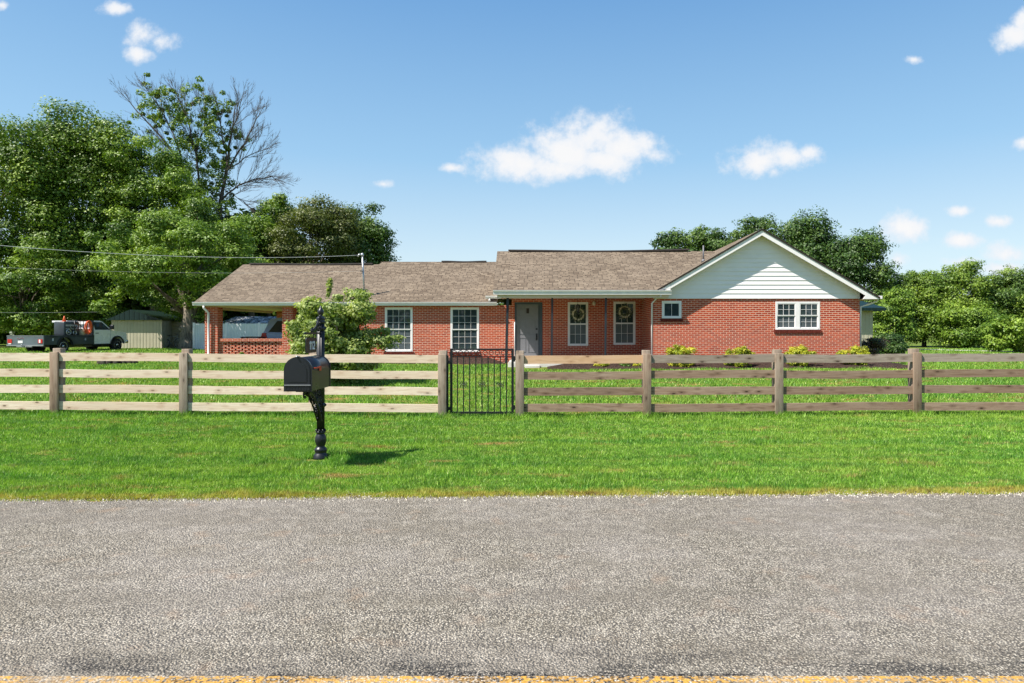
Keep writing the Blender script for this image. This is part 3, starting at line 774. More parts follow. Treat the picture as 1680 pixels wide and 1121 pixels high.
m = slab([(XS, YC-.02, zl(YC-.02)+.004), (XL1, YC-.02, zl(YC-.02)+.004), (XL1-.1, YL, zl(YL)), (XS+.12, YL, zl(YL))]); m.build('roof', M['shingle'], house)
m = slab([(XL0, YC, zl(YC)), (XS, YC, zl(YC)), (XS, 34.4, zl(YC)-SL*(34.4-YC)), (XL0, 34.4, zl(YC)-SL*(34.4-YC))]); m.build('roof', M['shingle'], house)
m = slab([(XS, YL, zl(YL)), (XL1-.1, YL, zl(YL)), (XL1-.1, 34.4, zl(YL)-SL*(34.4-YL)), (XS, 34.4, zl(YL)-SL*(34.4-YL))]); m.build('roof', M['shingle'], house)
# ridge vents
def ridge(p, q, r=.09):
    m = MB(); p = Vector(p); q = Vector(q); d = (q-p)
    ax = 'x' if abs(d.x) > abs(d.y) else 'y'
    if ax == 'x':
        n = 12; vs = []
        for i in range(n+1):
            t = i/n; c = p+d*t; c.z += .012*math.sin(t*7+1)-.03*math.sin(t*PI)*(abs(d.x) > 6)
            vs += [(c.x, c.y-.13, c.z-.035), (c.x, c.y-.12, c.z+.01), (c.x, c.y, c.z+.04), (c.x, c.y+.13, c.z-.035)]
        fs = []
        for i in range(n):
            for k in range(3): fs.append((i*4+k, (i+1)*4+k, (i+1)*4+k+1, i*4+k+1))
        m.add(vs, fs)
    return m.build('ridge_vent', M['soot'], roof)
ridge((XM1+.45, RY, zr+.02), (5.85, RY, zr+.05)); ridge((XL0+.3, YC, zl(YC)+.01), (-7.6, YC, zl(YC)+.01)); ridge((-4.6, YL, zl(YL)+.0), (-2.6, YL, zl(YL)+.0))
# small raised roof piece over the corner
m = slab([(-2.24, 26.03, 3.01), (-1.78, 26.03, 3.01), (-1.78, 27.2, 3.01+SL*1.17), (-2.24, 27.2, 3.01+SL*1.17)], .04); m.build('roof', M['shingle'], house)
# gable-end infill of main roof over the left wing, hidden behind the roof from the road
m = MB(); m.prism([(23.5, 2.915), (RY, 2.915), (RY, zr-.08), (23.5, zm(23.5)-.065)], -1.66, -1.61, 'x'); part(m, 'gable_wall', 'siding')
m = MB(); m.prism([(26.0, 2.62), (34.2, 2.62), (YC, zl(YC)-.08), (26.0, zl(26.0)-.08)], XL0+.28, XL0+.36, 'x'); part(m, 'gable_wall', 'siding')
# ---- siding of the front gable: lapped boards
def siding():
    m = MB(); h = .152; z = ZG; yb = D1-.01; z1 = GZ_-.20
    while z < z1-.02:
        zt = min(z+h, z1); hw = lambda q: max(0.02, (GZ_-.06-q)/SG)
        a0, a1 = max(XG0-.0, GX-hw(z)), min(XG1+.0, GX+hw(z)); b0, b1 = max(XG0, GX-hw(zt)), min(XG1, GX+hw(zt))
        m.add([(a0, yb-.022, z), (a1, yb-.022, z), (b1, yb-.004, zt), (b0, yb-.004, zt), (a0, yb, z), (a1, yb, z)], [(0,1,2,3), (4,5,1,0)])
        z += h
    # backing
    m.add([(XG0, D1+.02, ZG), (XG1, D1+.02, ZG), (XG1, D1+.02, zgx(XG1)-.06), (GX, D1+.02, GZ_-.06), (XG0, D1+.02, zgx(XG0)-.06)], [(0,1,2,3,4)])
    return part(m, 'gable_siding', 'siding')
siding()
m = MB(); m.box(XG0-.0, XG1+.0, D1-.035, D1-.0325+.02, ZG-.03, ZG-.002); part(m, 'siding_trim', 'gutter')
# ---- barge boards, soffits
m = MB(); yb0, yb1 = 23.27, 23.30; bh = .17
def barge(xa, xb):
    za, zb_ = zgx(xa)-.052, zgx(xb)-.052
    m.prism([(xa, za), (xb, zb_), (xb, zb_-bh), (xa, za-bh)], yb0, yb1, 'y')
barge(4.30, GX); barge(GX, 10.95)
m.prism([(v0x+.02, zgx(v0x)-.052), (4.30, zgx(4.30)-.052), (4.30, zgx(4.3)-.052-bh), (4.30, 3.045), (v0x+.02, 3.045)], yb0-.002, yb1, 'y')
m.prism([(10.95, zgx(10.95)-.052), (11.42, zgx(11.42)-.052), (11.42, 2.755), (10.87, 2.755), (10.95, zgx(10.95)-.052-bh)], yb0-.002, yb1, 'y')
part(m, 'barge_board', 'white')
m = MB()
for sx in (-1, 1):
    xe = GX+sx*3.5
    m.add([(GX, 23.30, GZ_-.07), (xe, 23.30, GZ_-.07-SG*3.5), (xe, D1+.02, GZ_-.07-SG*3.5), (GX, D1+.02, GZ_-.07)], [(0,1,2,3)])
m.box(10.87, 11.40, 23.305, D1+.2, 2.745, 2.756); m.box(XG1, 11.40, D1+.2, 32.3, 2.745, 2.756)
part(m, 'soffit', 'soffit')
m = MB(); m.prism([(23.3, GZ_+.006), (23.3, GZ_-.04), (23.26, GZ_-.04), (23.26, GZ_+.006)], GX, GX+.001, 'x')
m = MB()
for (xa, xb) in ((v0x+.05, GX), (GX, 11.44)):
    za, zb_ = zgx(xa), zgx(xb); m.prism([(xa, za+.012), (xb, zb_+.012), (xb, zb_-.051), (xa, za-.051)], 23.245, 23.298, 'y')
part(m, 'shingle_edge', 'soot')
# ---- gutters: K-style profile along X
def gutter(x0, x1, y, ztop, h=.125, d=.12):
    m = MB(); p = [(y, ztop), (y-d, ztop), (y-d, ztop-.03), (y-d+.02, ztop-.045), (y-d+.035, ztop-h), (y, ztop-h)]
    m.prism(p, x0, x1, 'x')
    m.box(x0, x1, y-d-.006, y-d+.012, ztop, ztop+.006)
    return part(m, 'gutter', 'gutter')
gutter(XL0-.02, X_(815, 25.95), 26.05, zl(26.04)-.012)
gutter(X_(809, 23.25), X_(1102, 23.25), EY, zm(EY)+.01, .15)
gutter(X_(796.5, 25.95), X_(829, 25.95), 26.03, 3.00, .10)
m = MB(); m.box(11.42, 11.54, 23.30, 32.3, 2.76, 2.87); part(m, 'gutter', 'gutter')
# fascia / soffit boards
m = MB(); m.box(XL0, XL1, 26.05, D2-.002, 2.62, 2.64); part(m, 'soffit', 'soffit')
m = MB(); m.box(-1.61, 4.28, 23.35, D1-.04, 2.895, 2.91); m.box(-1.61, XG0+.003, D1-.04, D2, 2.895, 2.91); m.box(XG0+.003, 4.28, D1-.04, D1-.003, 2.86, 2.895); part(m, 'porch_ceiling', 'soffit')
m = MB(); m.box(-1.61, 4.25, 23.345, 23.385, 2.80, 2.893); part(m, 'porch_beam', 'soffit')
# downspouts
def spout(path, w=.038, mat='gutter'):
    m = MB(); m.tube(path, w, 8); return part(m, 'downspout', mat)
spout([(X_(334,25.98), 25.99, 2.62), (X_(334,25.98), 25.99, 2.54), (X_(341.5,26.1), 26.12, 2.36), (X_(341.5,26.1), 26.13, .45), (X_(341.5,26.1), 25.98, .36)], .042)
spout([(X_(803,25.95), 25.97, 2.91), (X_(803,25.95), 25.97, 2.79)], .035, 'white')
spout([(4.0, 23.30, 2.88), (3.86, 23.5, 2.78), (XG0-.045, 23.62, 2.62), (XG0-.045, 23.62, .45)], .030)
spout([(X_(844,26.1), 26.15, 2.0), (X_(844,26.1), 26.15, .60)], .016, 'white')
m = MB(); m.tube([(11.48, 23.5, 2.76), (11.44, 23.52, 2.68), (11.2, 23.62, 2.58), (10.97, 23.68, 2.50), (10.97, 23.68, .5)], .035, 8); part(m, 'downspout', 'white')

# ---- windows and door
def window(h, D, cols, rows, double=True, units=1, screen=True, reveal=.05, sill=True):
    x0, x1, z0, z1 = h; y = D+reveal-.06; fw = .062
    f = MB(); f.box(x0, x0+fw, y-.0, y+.06, z0, z1); f.box(x1-fw, x1, y, y+.06, z0, z1); f.box(x0+fw, x1-fw, y, y+.06, z1-fw, z1); f.box(x0+fw, x1-fw, y-.015, y+.06, z0, z0+fw*.9)
    if units == 2:
        xm = (x0+x1)/2; f.box(xm-.075, xm+.075, y, y+.06, z0+fw*.9, z1-fw)
    wn = f.build('window', M['white'], house)
    spans = [(x0+fw, x1-fw)] if units == 1 else [(x0+fw, xm-.075), (xm+.075, x1-fw)]
    for (a, b) in spans:
        za, zb = z0+fw*.9, z1-fw
        halves = [(za, (za+zb)/2, .045), ((za+zb)/2, zb, .025)] if double else [(za, zb, .03)]
        for hi, (c, d, yo) in enumerate(halves):
            sw = .026; s = MB(); ys = y+yo-.02
            s.box(a, a+sw, ys, ys+.03, c, d); s.box(b-sw, b, ys, ys+.03, c, d); s.box(a+sw, b-sw, ys, ys+.03, c, c+sw); s.box(a+sw, b-sw, ys, ys+.03, d-sw, d)
            s.build('sash', M['white'], wn)
            g = MB()
            for i in range(1, cols): x = a+sw+(b-a-2*sw)*i/cols; g.box(x-.005, x+.005, ys+.004, ys+.016, c+sw, d-sw)
            for j in range(1, rows): z = c+sw+(d-c-2*sw)*j/rows; g.box(a+sw, b-sw, ys+.006, ys+.014, z-.005, z+.005)
            if cols > 1 or rows > 1: g.build('grille', M['white'], wn)
            q = MB(); q.box(a+sw*.5, b-sw*.5, ys+.018, ys+.024, c+sw*.5, d-sw*.5)
            q.build('glass', M['screen'] if (screen and hi == 0 and double) else M['glass'], wn)
    if sill:
        s = MB(); n = int((x1-x0+.1)/.075)
        for i in range(n):
            xa = x0-.05+(x1-x0+.1)*i/n; s.box(xa+.004, xa+(x1-x0+.1)/n-.004, D-.035, D+.1, z0-.115, z0-.004)
        s.box(x0-.048, x1+.048, D-.028, D+.09, z0-.112, z0-.008)
        s.build('sill', M['sillbrick'], wn)
    return wn
M['sillbrick'] = plain('sill_brick', (.17,.032,.020), .85, .2, var=.3, sc=14)
window(win_l1, D2, 4, 3); window(win_l2, D2, 4, 3, screen=False)
window(win_p1, D2, 3, 2, sill=False); window(win_p2, D2, 3, 2, sill=False)
window(win_s, D1, 2, 1, double=False); window(win_d, D1, 3, 2, units=2)
def door():
    x0, x1, z0, z1 = door_h; m = MB(); y = D2
    m.box(x0, x0+.07, y-.012, y+.1, z0, z1); m.box(x1-.16, x1, y-.012, y+.1, z0, z1); m.box(x0+.07, x1-.16, y-.012, y+.1, z1-.08, z1); m.box(x0+.07, x1-.16, y, y+.1, z0, z0+.03)
    dr = m.build('door', M['doorframe'], house)
    a, b, c, d = x0+.07, x1-.16, z0+.03, z1-.08; w = b-a; h = d-c
    s = MB(); yf = y+.05
    panels = []
    for (u0, u1) in ((.12, .45), (.55, .88)):
        for (v0, v1) in ((.08, .36), (.42, .72), (.78, .93)): panels.append((a+w*u0, a+w*u1, c+h*v0, c+h*v1))
    wall_holes(s, a, b, c, d, yf, .04, panels)
    for p in panels:
        s.box(p[0], p[1], yf+.018, yf+.03, p[2], p[3]); i = .03
        s.prism([(p[0]+i, p[2]+i), (p[1]-i, p[2]+i), (p[1]-i, p[3]-i), (p[0]+i, p[3]-i)], yf+.004, yf+.018, 'y')
    s.build('door_leaf', M['door'], dr)
    k = MB(); xh = b-.065; zh = c+h*.40
    k.box(xh-.03, xh+.03, yf-.014, yf-.002, zh-.16, zh+.10); k.tube([(xh, yf-.014, zh+.06), (xh, yf-.055, zh+.03), (xh, yf-.055, zh-.10), (xh, yf-.014, zh-.13)], .011, 8)
    k.build('handle', M['black'], dr); k = MB(); k.box(xh-.034, xh+.034, yf-.02, yf-.002, zh+.24, zh+.31)
    k.build('deadbolt', M['black'], dr)
    k = MB(); xk = (a+b)/2+.01; k.box(xk-.05, xk+.05, yf-.012, yf-.002, c+h*.83, c+h*.925); k.build('knocker', plain('knocker_bronze', (.035,.022,.018), .4, .5, .3), dr)
    k = MB(); k.box(b+.02, b+.03, y-.017, y-.0125, z0+.1, z1-.15); k.build('weather_strip', M['black'], dr)
door()
# porch slab, step, posts
m = MB(); m.cbox(-1.25, XG0-.003, 23.45, D2-.003, G-.2, .60, .012); part(m, 'porch_slab', 'concrete')
m = MB(); m.cbox(-.65, -.15, 23.05, 23.44, G-.2, .50, .01); part(m, 'porch_step', 'concrete')
for i, (pt, pb) in enumerate(((833, 830.5), (906, 905), (994, 993))):
    D = 23.50; xt, xb = X_(pt, D), X_(pb, D); m = MB(); w = .034 if i else .042
    m.add([(xb-w,D-w,.56),(xb+w,D-w,.56),(xb+w,D+w,.56),(xb-w,D+w,.56),(xt-w,D-w,2.80),(xt+w,D-w,2.80),(xt+w,D+w,2.80),(xt-w,D+w,2.80)], [(0,3,2,1),(4,5,6,7),(0,1,5,4),(1,2,6,5),(2,3,7,6),(3,0,4,7)])
    for s in (-1, 1): m.tube([(xb+s*.10, D, .615), (xb+s*.055, D, .68), (xb+s*.035, D, .80)], .012, 6)
    m.box(xb-.08, xb+.08, D-.05, D+.05, .60, .615)
    part(m, 'porch_post', 'iron')
# crawl-space vent
m = MB(); x0, x1 = X_(1148, D1), X_(1180, D1); m.box(x0, x1, D1-.05, D1-.002, G-.05, Z_(594.5, D1)); v = part(m, 'foundation_vent', plain('vent_block', (.06,.06,.065), .8, .2))
m = MB()
for k in range(3): z = Z_(602.5-2.6*k, D1); m.box(x0+.12, x1-.30, D1-.062, D1-.0505, z, z+.018)
m.build('louvre', M['white'], v)
# carport
CZ = 2.60
m = MB(); m.box(X_(336,D2), X_(357,D2), D2, D2+.42, ZB-.2, CZ); part(m, 'carport_column', 'brick')
m = MB(); m.box(X_(463,D2), X_(480,D2), D2, D2+.42, ZB-.2, CZ); part(m, 'carport_column', 'brick')
m = MB(); m.box(X_(454,32.3), X_(463.5,32.3)+.12, 32.3, 32.7, ZB-.2, CZ); part(m, 'carport_column', 'brick')
M['ceiling'] = plain('carport_ceiling_paint', (.72,.50,.44), .7, .2)
m = MB(); m.box(-13.0, -7.1, D2+.0, 34.0, CZ-.0, CZ+.02); part(m, 'carport_ceiling', 'ceiling')
m = MB(); m.box(-13.02, -12.86, D2+.42, 32.3, CZ-.09, CZ-.002); m.box(-13.02, -7.1, D2+.03, D2+.25, CZ-.02, CZ-.004); part(m, 'carport_beam', 'ceiling')
m = MB(); m.box(-13.0, -7.1, D2+.05, 33.0, G-.3, G+.02); part(m, 'carport_floor', 'concrete')
def screen(xa, xb):
    m = MB(); zt = Z_(555.5, D2); y0, y1 = D2+.09, D2+.29
    m.box(xa, xa+.17, y0, y1, ZB, zt-.12); m.box(xb-.17, xb, y0, y1, ZB, zt-.12)
    n = int((xb-xa)/.075)
    for i in range(n): a = xa+(xb-xa)*i/n; m.box(a+.004, a+(xb-xa)/n-.004, y0-.05, y1+.03, zt-.115, zt)
    m.box(xa, xb, y0-.045, y1+.025, zt-.118, zt-.006)
    z = zt-.12; row = 0; pit = .257
    while z > ZB+.05:
        z -= .0677; m.box(xa+.17, xb-.17, y0+.01, y1-.01, z+.059, z+.0677) if False else None
        off = (row % 2)*pit/2; x = xa+.17-pit+off
        while x < xb-.17:
            a, b = max(x, xa+.17), min(x+.19, xb-.17)
            if b-a > .03: m.box(a, b, y0, y1, z+.0005, z+.0672)
            x += pit
        row += 1
    return part(m, 'screen_wall', 'brick')
screen(X_(357,D2), X_(463,D2)); screen(X_(480,D2), -7.1)
# mulch beds
def bed(pts, rise):
    m = MB(); n = 10; vs = []; fs = []
    for i, (x, ya, yb) in enumerate(pts):
        for k in range(n+1):
            t = k/n; y = ya+(yb-ya)*t; e = min(1, i/2, (len(pts)-1-i)/2)
            vs.append((x, y, gzf(x, y)+.010+e*(.05*min(1, t*5)+rise*t)+.022*math.sin(x*7+k*2.1)*(0 < k < n)))
    for i in range(len(pts)-1):
        for k in range(n): a = i*(n+1)+k; fs.append((a, a+1, a+n+2, a+n+1))
    m.add(vs, fs, True); return tag(m.build('mulch_bed', M['mulch']), kind='structure')
pts = [(-7.2+i*.3, 25.45+.12*math.sin(i*.8)-.75*float(sstep((i*.3-4.0)/1.3)), D2+.02) for i in range(20)]
bed(pts, .16)
bed([(.1+i*.3, 21.95+.10*math.sin(i*.9)-.30*float(sstep((i-30)/5.)), 23.60 if i > 12 else 23.46) for i in range(42)], .06)

# ---- mast, wires, vent pipe
mast = MB(); b = Vector((X_(598,26.6), 26.6, zl(26.6))); t = Vector((X_(594.5,26.6), 26.6, Z_(419,26.6)))
mast.tube([b-Vector((0,0,.05)), t], .035, 10); mt = part(mast, 'service_mast', 'steel')
k = MB(); k.lathe([(.05,-.03),(.065,0),(.05,.05),(.02,.09),(0,.095)], tuple(t), 12); k.tube([t+Vector((0,0,.03)), t+Vector((-.12,-.05,.02)), t+Vector((-.16,-.06,-.06))], .035, 8); k.build('weather_head', M['steel'], mt)
k = MB(); k.lathe([(.09,-.06),(.06,.06),(.04,.10)], tuple(b), 12); k.box(t.x-.05, t.x+.05, 26.52, 26.68, Z_(445,26.6)-.02, Z_(445,26.6)+.02); k.build('flashing', M['pipe'], mt)
m = MB(); yv_ = 24.55; xv = X_(1154, yv_); m.tube([(xv, yv_, zgx(xv)-.05), (xv, yv_, Z_(403, yv_))], .028, 10); m.lathe([(.09,-.02),(.05,.06),(.03,.09)], (xv, yv_, zgx(xv)), 12); part(m, 'vent_pipe', 'pipe')
def wire(a, b, sag, r, label):
    a, b = Vector(a), Vector(b); pts = [a+(b-a)*(i/40)-Vector((0,0,sag*4*(i/40)*(1-i/40))) for i in range(41)]
    m = MB(); m.tube(pts, r, 6); return tag(m.build('overhead_cable', M['wire']), label, 'cable')
wire(t+Vector((-.1,-.05,.0)), at(-260, 376, 18.0), .35, .009, 'thick pale overhead service cable running left from the roof mast')
wire((t.x, 26.55, Z_(445,26.6)), at(-260, 424, 20.0), .22, .003, 'thin dark overhead phone wire just below the thick service cable')
wire(at(-300, 508, 37), at(165, 512, 46), .1, .007, 'low pale wire strung behind the flatbed truck')

# ---- wreaths, lantern, wall light
def leafcloud(name, pts, nrm, size, mat, parent, root_loc, rnd=None, asp=.55, seed=0):
    g = np.random.default_rng(seed); N = len(pts)
    nrm = nrm/np.linalg.norm(nrm, axis=1, keepdims=True)
    r = g.normal(size=(N, 3)); u = np.cross(nrm, r); u /= np.linalg.norm(u, axis=1, keepdims=True)+1e-9; v = np.cross(nrm, u)
    s = size*g.uniform(.6, 1.35, N)[:, None]
    a = pts-u*s*.5; b = pts+v*s*asp*.5+nrm*s*.08; c = pts+u*s*.5; d = pts-v*s*asp*.5+nrm*s*.08
    V = np.stack([a, b, c, d], 1).reshape(-1, 3)
    return fast_mesh(name, V, 4, mat, rnd if rnd is not None else g.uniform(0, 1, N), parent, off=root_loc)
def wreath(cx, cz, r, label, seed):
    D = D2-.02; root = thing('wreath', label, 'wreath', (cx, D-.05, cz)); g = np.random.default_rng(seed)
    m = MB(); m.torus((cx, D-.05, cz), r*.72, .02, 'y', 24, 6); m.build('ring', M['bark'], root)
    n = 420; q = g.uniform(0, 2*PI, n); rr = r*.72+g.normal(0, r*.20, n)
    p = np.stack([cx+rr*np.cos(q), D-.06-g.uniform(0, .06, n), cz+rr*np.sin(q)], 1); nn = g.normal(size=(n, 3))+np.array([0,-1.2,.2])
    leafcloud('foliage', p, nn, .07, M['leaf_wreath'], root, (cx, D-.05, cz), seed=seed)
    n = 60; q = g.uniform(0, 2*PI, n); p = np.stack([cx+r*.75*np.cos(q), D-.12-g.uniform(0, .03, n), cz+r*.75*np.sin(q)], 1)
    leafcloud('blossoms', p, g.normal(size=(n,3))+np.array([0,-2,.3]), .085, M['blossom'], root, (cx, D-.05, cz), asp=.9, seed=seed+1)
M['leaf_wreath'] = m_leaf('leaf_wreath', [(.03,.05,.02),(.10,.13,.07),(.22,.22,.15),(.36,.34,.26)], .1, .6, 3)
M['blossom'] = m_leaf('blossom_cream', [(.45,.40,.28),(.62,.56,.42),(.75,.70,.58),(.8,.78,.7)], .2, .6, 3)
wreath(X_(948.5,D2-.05), Z_(516,D2-.05), .27, 'round wreath hung on the window right of the front door', 11)
wreath(X_(1024.5,D2-.05), Z_(512,D2-.05), .27, 'round cream and green wreath on the window nearest the porch corner', 12)
def lantern():
    D = 24.9; x = X_(948, D); zt = 2.895; z0, z1 = Z_(511, D), Z_(501, D)
    root = thing('hanging_lantern', 'small black lantern hanging from the porch ceiling before a window', 'lantern', (x, D, z0))
    m = MB(); m.tube([(x, D, zt), (x, D, z1+.03)], .006, 6); m.build('chain', M['black'], root)
    m = MB(); m.lathe([(.02,z1+.05),(.03,z1+.03),(.085,z1-.01),(.085,z1-.02)], (x, D, 0), 12); m.lathe([(.06,z0),(.055,z0-.02),(.01,z0-.05)], (x, D, 0), 12)
    for k in range(6): q = k*PI/3; m.tube([(x+.078*math.cos(q), D+.078*math.sin(q), z1-.015), (x+.055*math.cos(q), D+.055*math.sin(q), z0)], .006, 5)
    m.build('frame', M['black'], root)
    m = MB(); m.lathe([(.05,z0+.0),(.07,z1-.02)], (x, D, 0), 12); m.build('shade', plain('lantern_glass', (.10,.10,.09), .2, .5), root)
lantern()
m = MB(); x = X_(974.5, D2); z = Z_(497.5, D2); m.lathe([(.03,z-.09),(.075,z-.04),(.06,z+.03),(.03,z+.06)], (x, D2-.06, 0), 12); m.box(x-.04, x+.04, D2-.03, D2-.002, z-.03, z+.07); m.build('wall_light', M['soffit'], house)

# ------------------------------------------------------------------ vegetation
def unit(n, g):
    v = g.normal(size=(n, 3)); return v/np.linalg.norm(v, axis=1, keepdims=True)
def tree(name, label, cat, base, cc, cr, nclump, rc, nleaf, ls, mat, seed, trunk=.25, group=None, limbs=12, shell=.45, bark='bark', up=.35, flat=1.0, core=0, zmin=None, extra=None):
    """base (x,y); cc crown centre; cr crown radii; clumps of leaves sit through the crown's volume"""
    if ls > .15: ls *= .80; nleaf = int(nleaf*1.65)
    g = np.random.default_rng(seed); bz = gzf(*base); cc = np.array(cc, float); cr = np.array(cr, float)
    root = thing(name, label, cat, (base[0], base[1], bz), group=group)
    d = unit(nclump*3, g); rad = g.uniform(shell, 1, nclump*3)**.6; P = cc+d*cr*rad[:, None]
    # uneven outline
    P += g.normal(0, 1, P.shape)*cr*.07; P = cc+(P-cc)*(1+.22*np.abs(np.sin(2*np.arctan2((P-cc)[:, 2]/cr[2], (P-cc)[:, 0]/cr[0]))))[:, None]
    if zmin is not None: P[:, 2] = np.where(P[:, 2] < zmin, zmin+g.uniform(0, .5, len(P)), P[:, 2])
    P = P[:nclump]
    if extra: P = np.concatenate([P, np.array(extra, float)])
    nc = len(P); R0 = rc*g.uniform(.42, 1.15, nc)
    per = np.maximum(20, (nleaf*R0**2/np.sum(R0**2))).astype(int)
    pts = []; nr = []; rn = []
    for i in range(nc):
        n = per[i]; u = unit(n, g); u[:, 2] = np.where(g.uniform(0,1,n) < .35, np.abs(u[:, 2]), u[:, 2])
        q = R0[i]*(g.uniform(.25, 1.12, n)**.55)
        # lobed clumps
        lob = 1+.28*np.sin(u[:, 0]*5+i)*np.sin(u[:, 1]*4+2*i)+.2*np.sin(u[:, 2]*7+i)
        p = P[i]+u*(q*lob)[:, None]*np.array([1.1, 1.1, .78*flat]); pts.append(p)
        nr.append(u*1.0+g.normal(0, .42, (n, 3))+np.array([0, 0, up])); rn.append(np.clip(g.normal(.5, .2, n)+g.normal(0, .13), 0, 1))
    leafcloud('crown', np.concatenate(pts), np.concatenate(nr), ls, mat, root, (base[0], base[1], bz), np.concatenate(rn), .62, seed+1)
    m = MB(); B = Vector((base[0], base[1], bz-.1)); top = Vector((float(cc[0]), float(cc[1]), float(cc[2]+cr[2]*.45)))
    fork = B+(top-B)*.38
    tp = [B, B+(fork-B)*.12, B+(fork-B)*.5, fork, fork+(top-fork)*.5+Vector((g.normal()*.3, g.normal()*.3, 0)), top]
    m.tube(tp, [trunk*1.45, trunk*1.05, trunk*.9, trunk*.75, trunk*.4, trunk*.08], 10)
    idx = g.permutation(nc)[:limbs]
    for j in idx:
        e = Vector(P[j].tolist()); s = fork+(top-fork)*float(g.uniform(-.12, .6)); mid = s+(e-s)*.5+Vector((0,0,float(abs(cr[2])*.08)))+Vector(g.normal(0, .25, 3).tolist())
        m.tube([s, s+(mid-s)*.5, mid, mid+(e-mid)*.6+Vector(g.normal(0,.1,3).tolist()), e], [trunk*.38, trunk*.3, trunk*.2, trunk*.12, trunk*.04], 6)
    m.build('trunk', M[bark], root)
    return root
def tpx(name, label, cat, x0, x1, y0, y1, D, nclump, rc, nleaf, ls, mat, seed, base_px=None, depth=None, **k):
    cxp, cyp = (x0+x1)/2, (y0+y1)/2; c = at(cxp, cyp, D); rx = (x1-x0)/2*D/F-rc*.6; rz = (y1-y0)/2*D/F-rc*.5
    bx = X_(base_px if base_px is not None else cxp, D)
    return tree(name, label, cat, (bx, D), (c.x, D, c.z), (max(.3, rx), depth or max(.5, rx*.8), max(.3, rz)), nclump, rc, nleaf, ls, M[mat], seed, **k)

LT = 'leafy trees behind the truck and shed'
def ex(pts, D, g=random.Random(9)):
    o = []
    for (px, py) in pts: p = at(px, py, D); o.append((p.x, D+g.uniform(-1.5, 1.0), p.z))
    return o
tpx('leafy_tree', 'tall broad green tree at the far left rising behind the flatbed truck', 'tree', -150, 100, 205, 545, 54, 170, 1.6, 70000, .25, 'leaf', 21, trunk=.45, group=LT,
    extra=ex([(-20,225),(0,225),(22,222),(45,232),(70,228),(95,245),(12,250),(50,262),(85,285),(100,320),(95,360),(105,400),(30,300),(60,340),(10,340),(40,380),(70,300),(20,420),(80,400),(60,450),(5,470),(95,440)], 53))
tpx('leafy_tree', 'tallest full green tree, rounded top left of the bare branches', 'tree', 45, 228, 196, 530, 56, 165, 1.5, 70000, .24, 'leaf', 22, trunk=.42, group=LT,
    extra=ex([(68,215),(90,200),(112,198),(135,196),(158,202),(178,212),(198,228),(205,250),(85,235),(120,230),(160,240),(190,270),(205,300),(212,340),(215,380),(200,420),(130,280),(110,320),(150,330),(130,380),(170,370),(110,420),(150,430),(180,330),(95,360)], 55))
tpx('leafy_tree', 'green tree between the tallest round tree and the bare-branched one', 'tree', 185, 320, 238, 500, 55, 85, 1.15, 46000, .22, 'leaf_light', 23, trunk=.35, group=LT, extra=ex([(215,245),(240,240),(262,242),(205,265),(285,262),(310,300),(330,340)], 54))
tpx('leafy_tree', 'dark green tree standing close behind the maple with the gnarled trunk', 'tree', 250, 385, 310, 520, 52, 75, 1.1, 36000, .21, 'leaf', 24, trunk=.3, group=LT)
tpx('leafy_tree', 'low-branched tree with hanging boughs behind the truck bed', 'tree', -40, 110, 400, 560, 50, 50, 1.1, 22000, .2, 'leaf_light', 25, trunk=.2, group=LT, zmin=2)
tpx('leafy_tree', 'small tree hanging low over the truck cab left of the beige shed', 'tree', 90, 200, 420, 560, 53, 40, 1.0, 18000, .2, 'leaf', 26, trunk=.2, group=LT, zmin=2)
# front maple with a gnarled trunk
mp = tpx('maple_tree', 'rounded green maple with thick gnarled trunk beside the carport', 'tree', 168, 432, 352, 530, 45, 110, 1.0, 60000, .19, 'leaf_light', 27, base_px=312, depth=4.2, trunk=.38, limbs=16, up=.5)
def gnarl():
    bx = X_(312, 45); bz = gzf(bx, 45); m = MB(); B = Vector((bx, 45, bz))
    m.tube([B+Vector((0,0,-.1)), B+Vector((.02,0,.3)), B+Vector((-.06,-.02,.9)), B+Vector((-.03,0,1.6)), B+Vector((.05,0,2.4)), B+Vector((0,0,3.2))], [.78,.66,.52,.46,.42,.4], 14)
    for (dx, dz, r) in ((-.38,1.35,.24),(-.30,1.0,.22),(.28,1.1,.2),(-.1,.75,.3),(.35,.35,.22),(-.45,.3,.2),(-.3,1.75,.15)):
        m.tube([B+Vector((dx*.5,-.15,dz-.35)), B+Vector((dx,-.25,dz)), B+Vector((dx*.6,-.15,dz+.35))], [r*.6, r, r*.5], 8)
    m.tube([B+Vector((-.1,0,2.3)), B+Vector((-.8,-.1,2.6)), B+Vector((-1.2,-.1,2.62))], [.2,.13,.10], 8)
    m.tube([B+Vector((.1,0,2.3)), B+Vector((.7,-.1,3.1)), B+Vector((1.4,-.1,3.9))], [.2,.15,.10], 8)
    m.build('trunk_base', M['bark2'], mp)
M['bark2'] = m_bark('bark_gnarled', (.085,.07,.058), (.30,.25,.20))
gnarl()
tpx('leafy_tree', 'yellow-green tree right of the bare branches behind the carport roof', 'tree', 355, 470, 350, 470, 58, 40, 1.1, 17000, .24, 'leaf_light', 28, trunk=.3, group=LT)
tpx('spruce_tree', 'narrow dark tree tip standing above the olive tree left edge', 'tree', 402, 480, 318, 470, 60, 34, .8, 10000, .22, 'leaf', 29, trunk=.2)
tpx('olive_green_tree', 'brownish olive dense tree behind the middle of the carport roof', 'tree', 440, 585, 335, 480, 58, 90, 1.25, 34000, .22, 'leaf_olive', 30, trunk=.3, shell=.6)
tpx('dark_green_tree', 'dark green round tree at the right end of the left tree line', 'tree', 535, 645, 345, 500, 62, 85, 1.15, 30000, .24, 'leaf_dark', 31, trunk=.3)
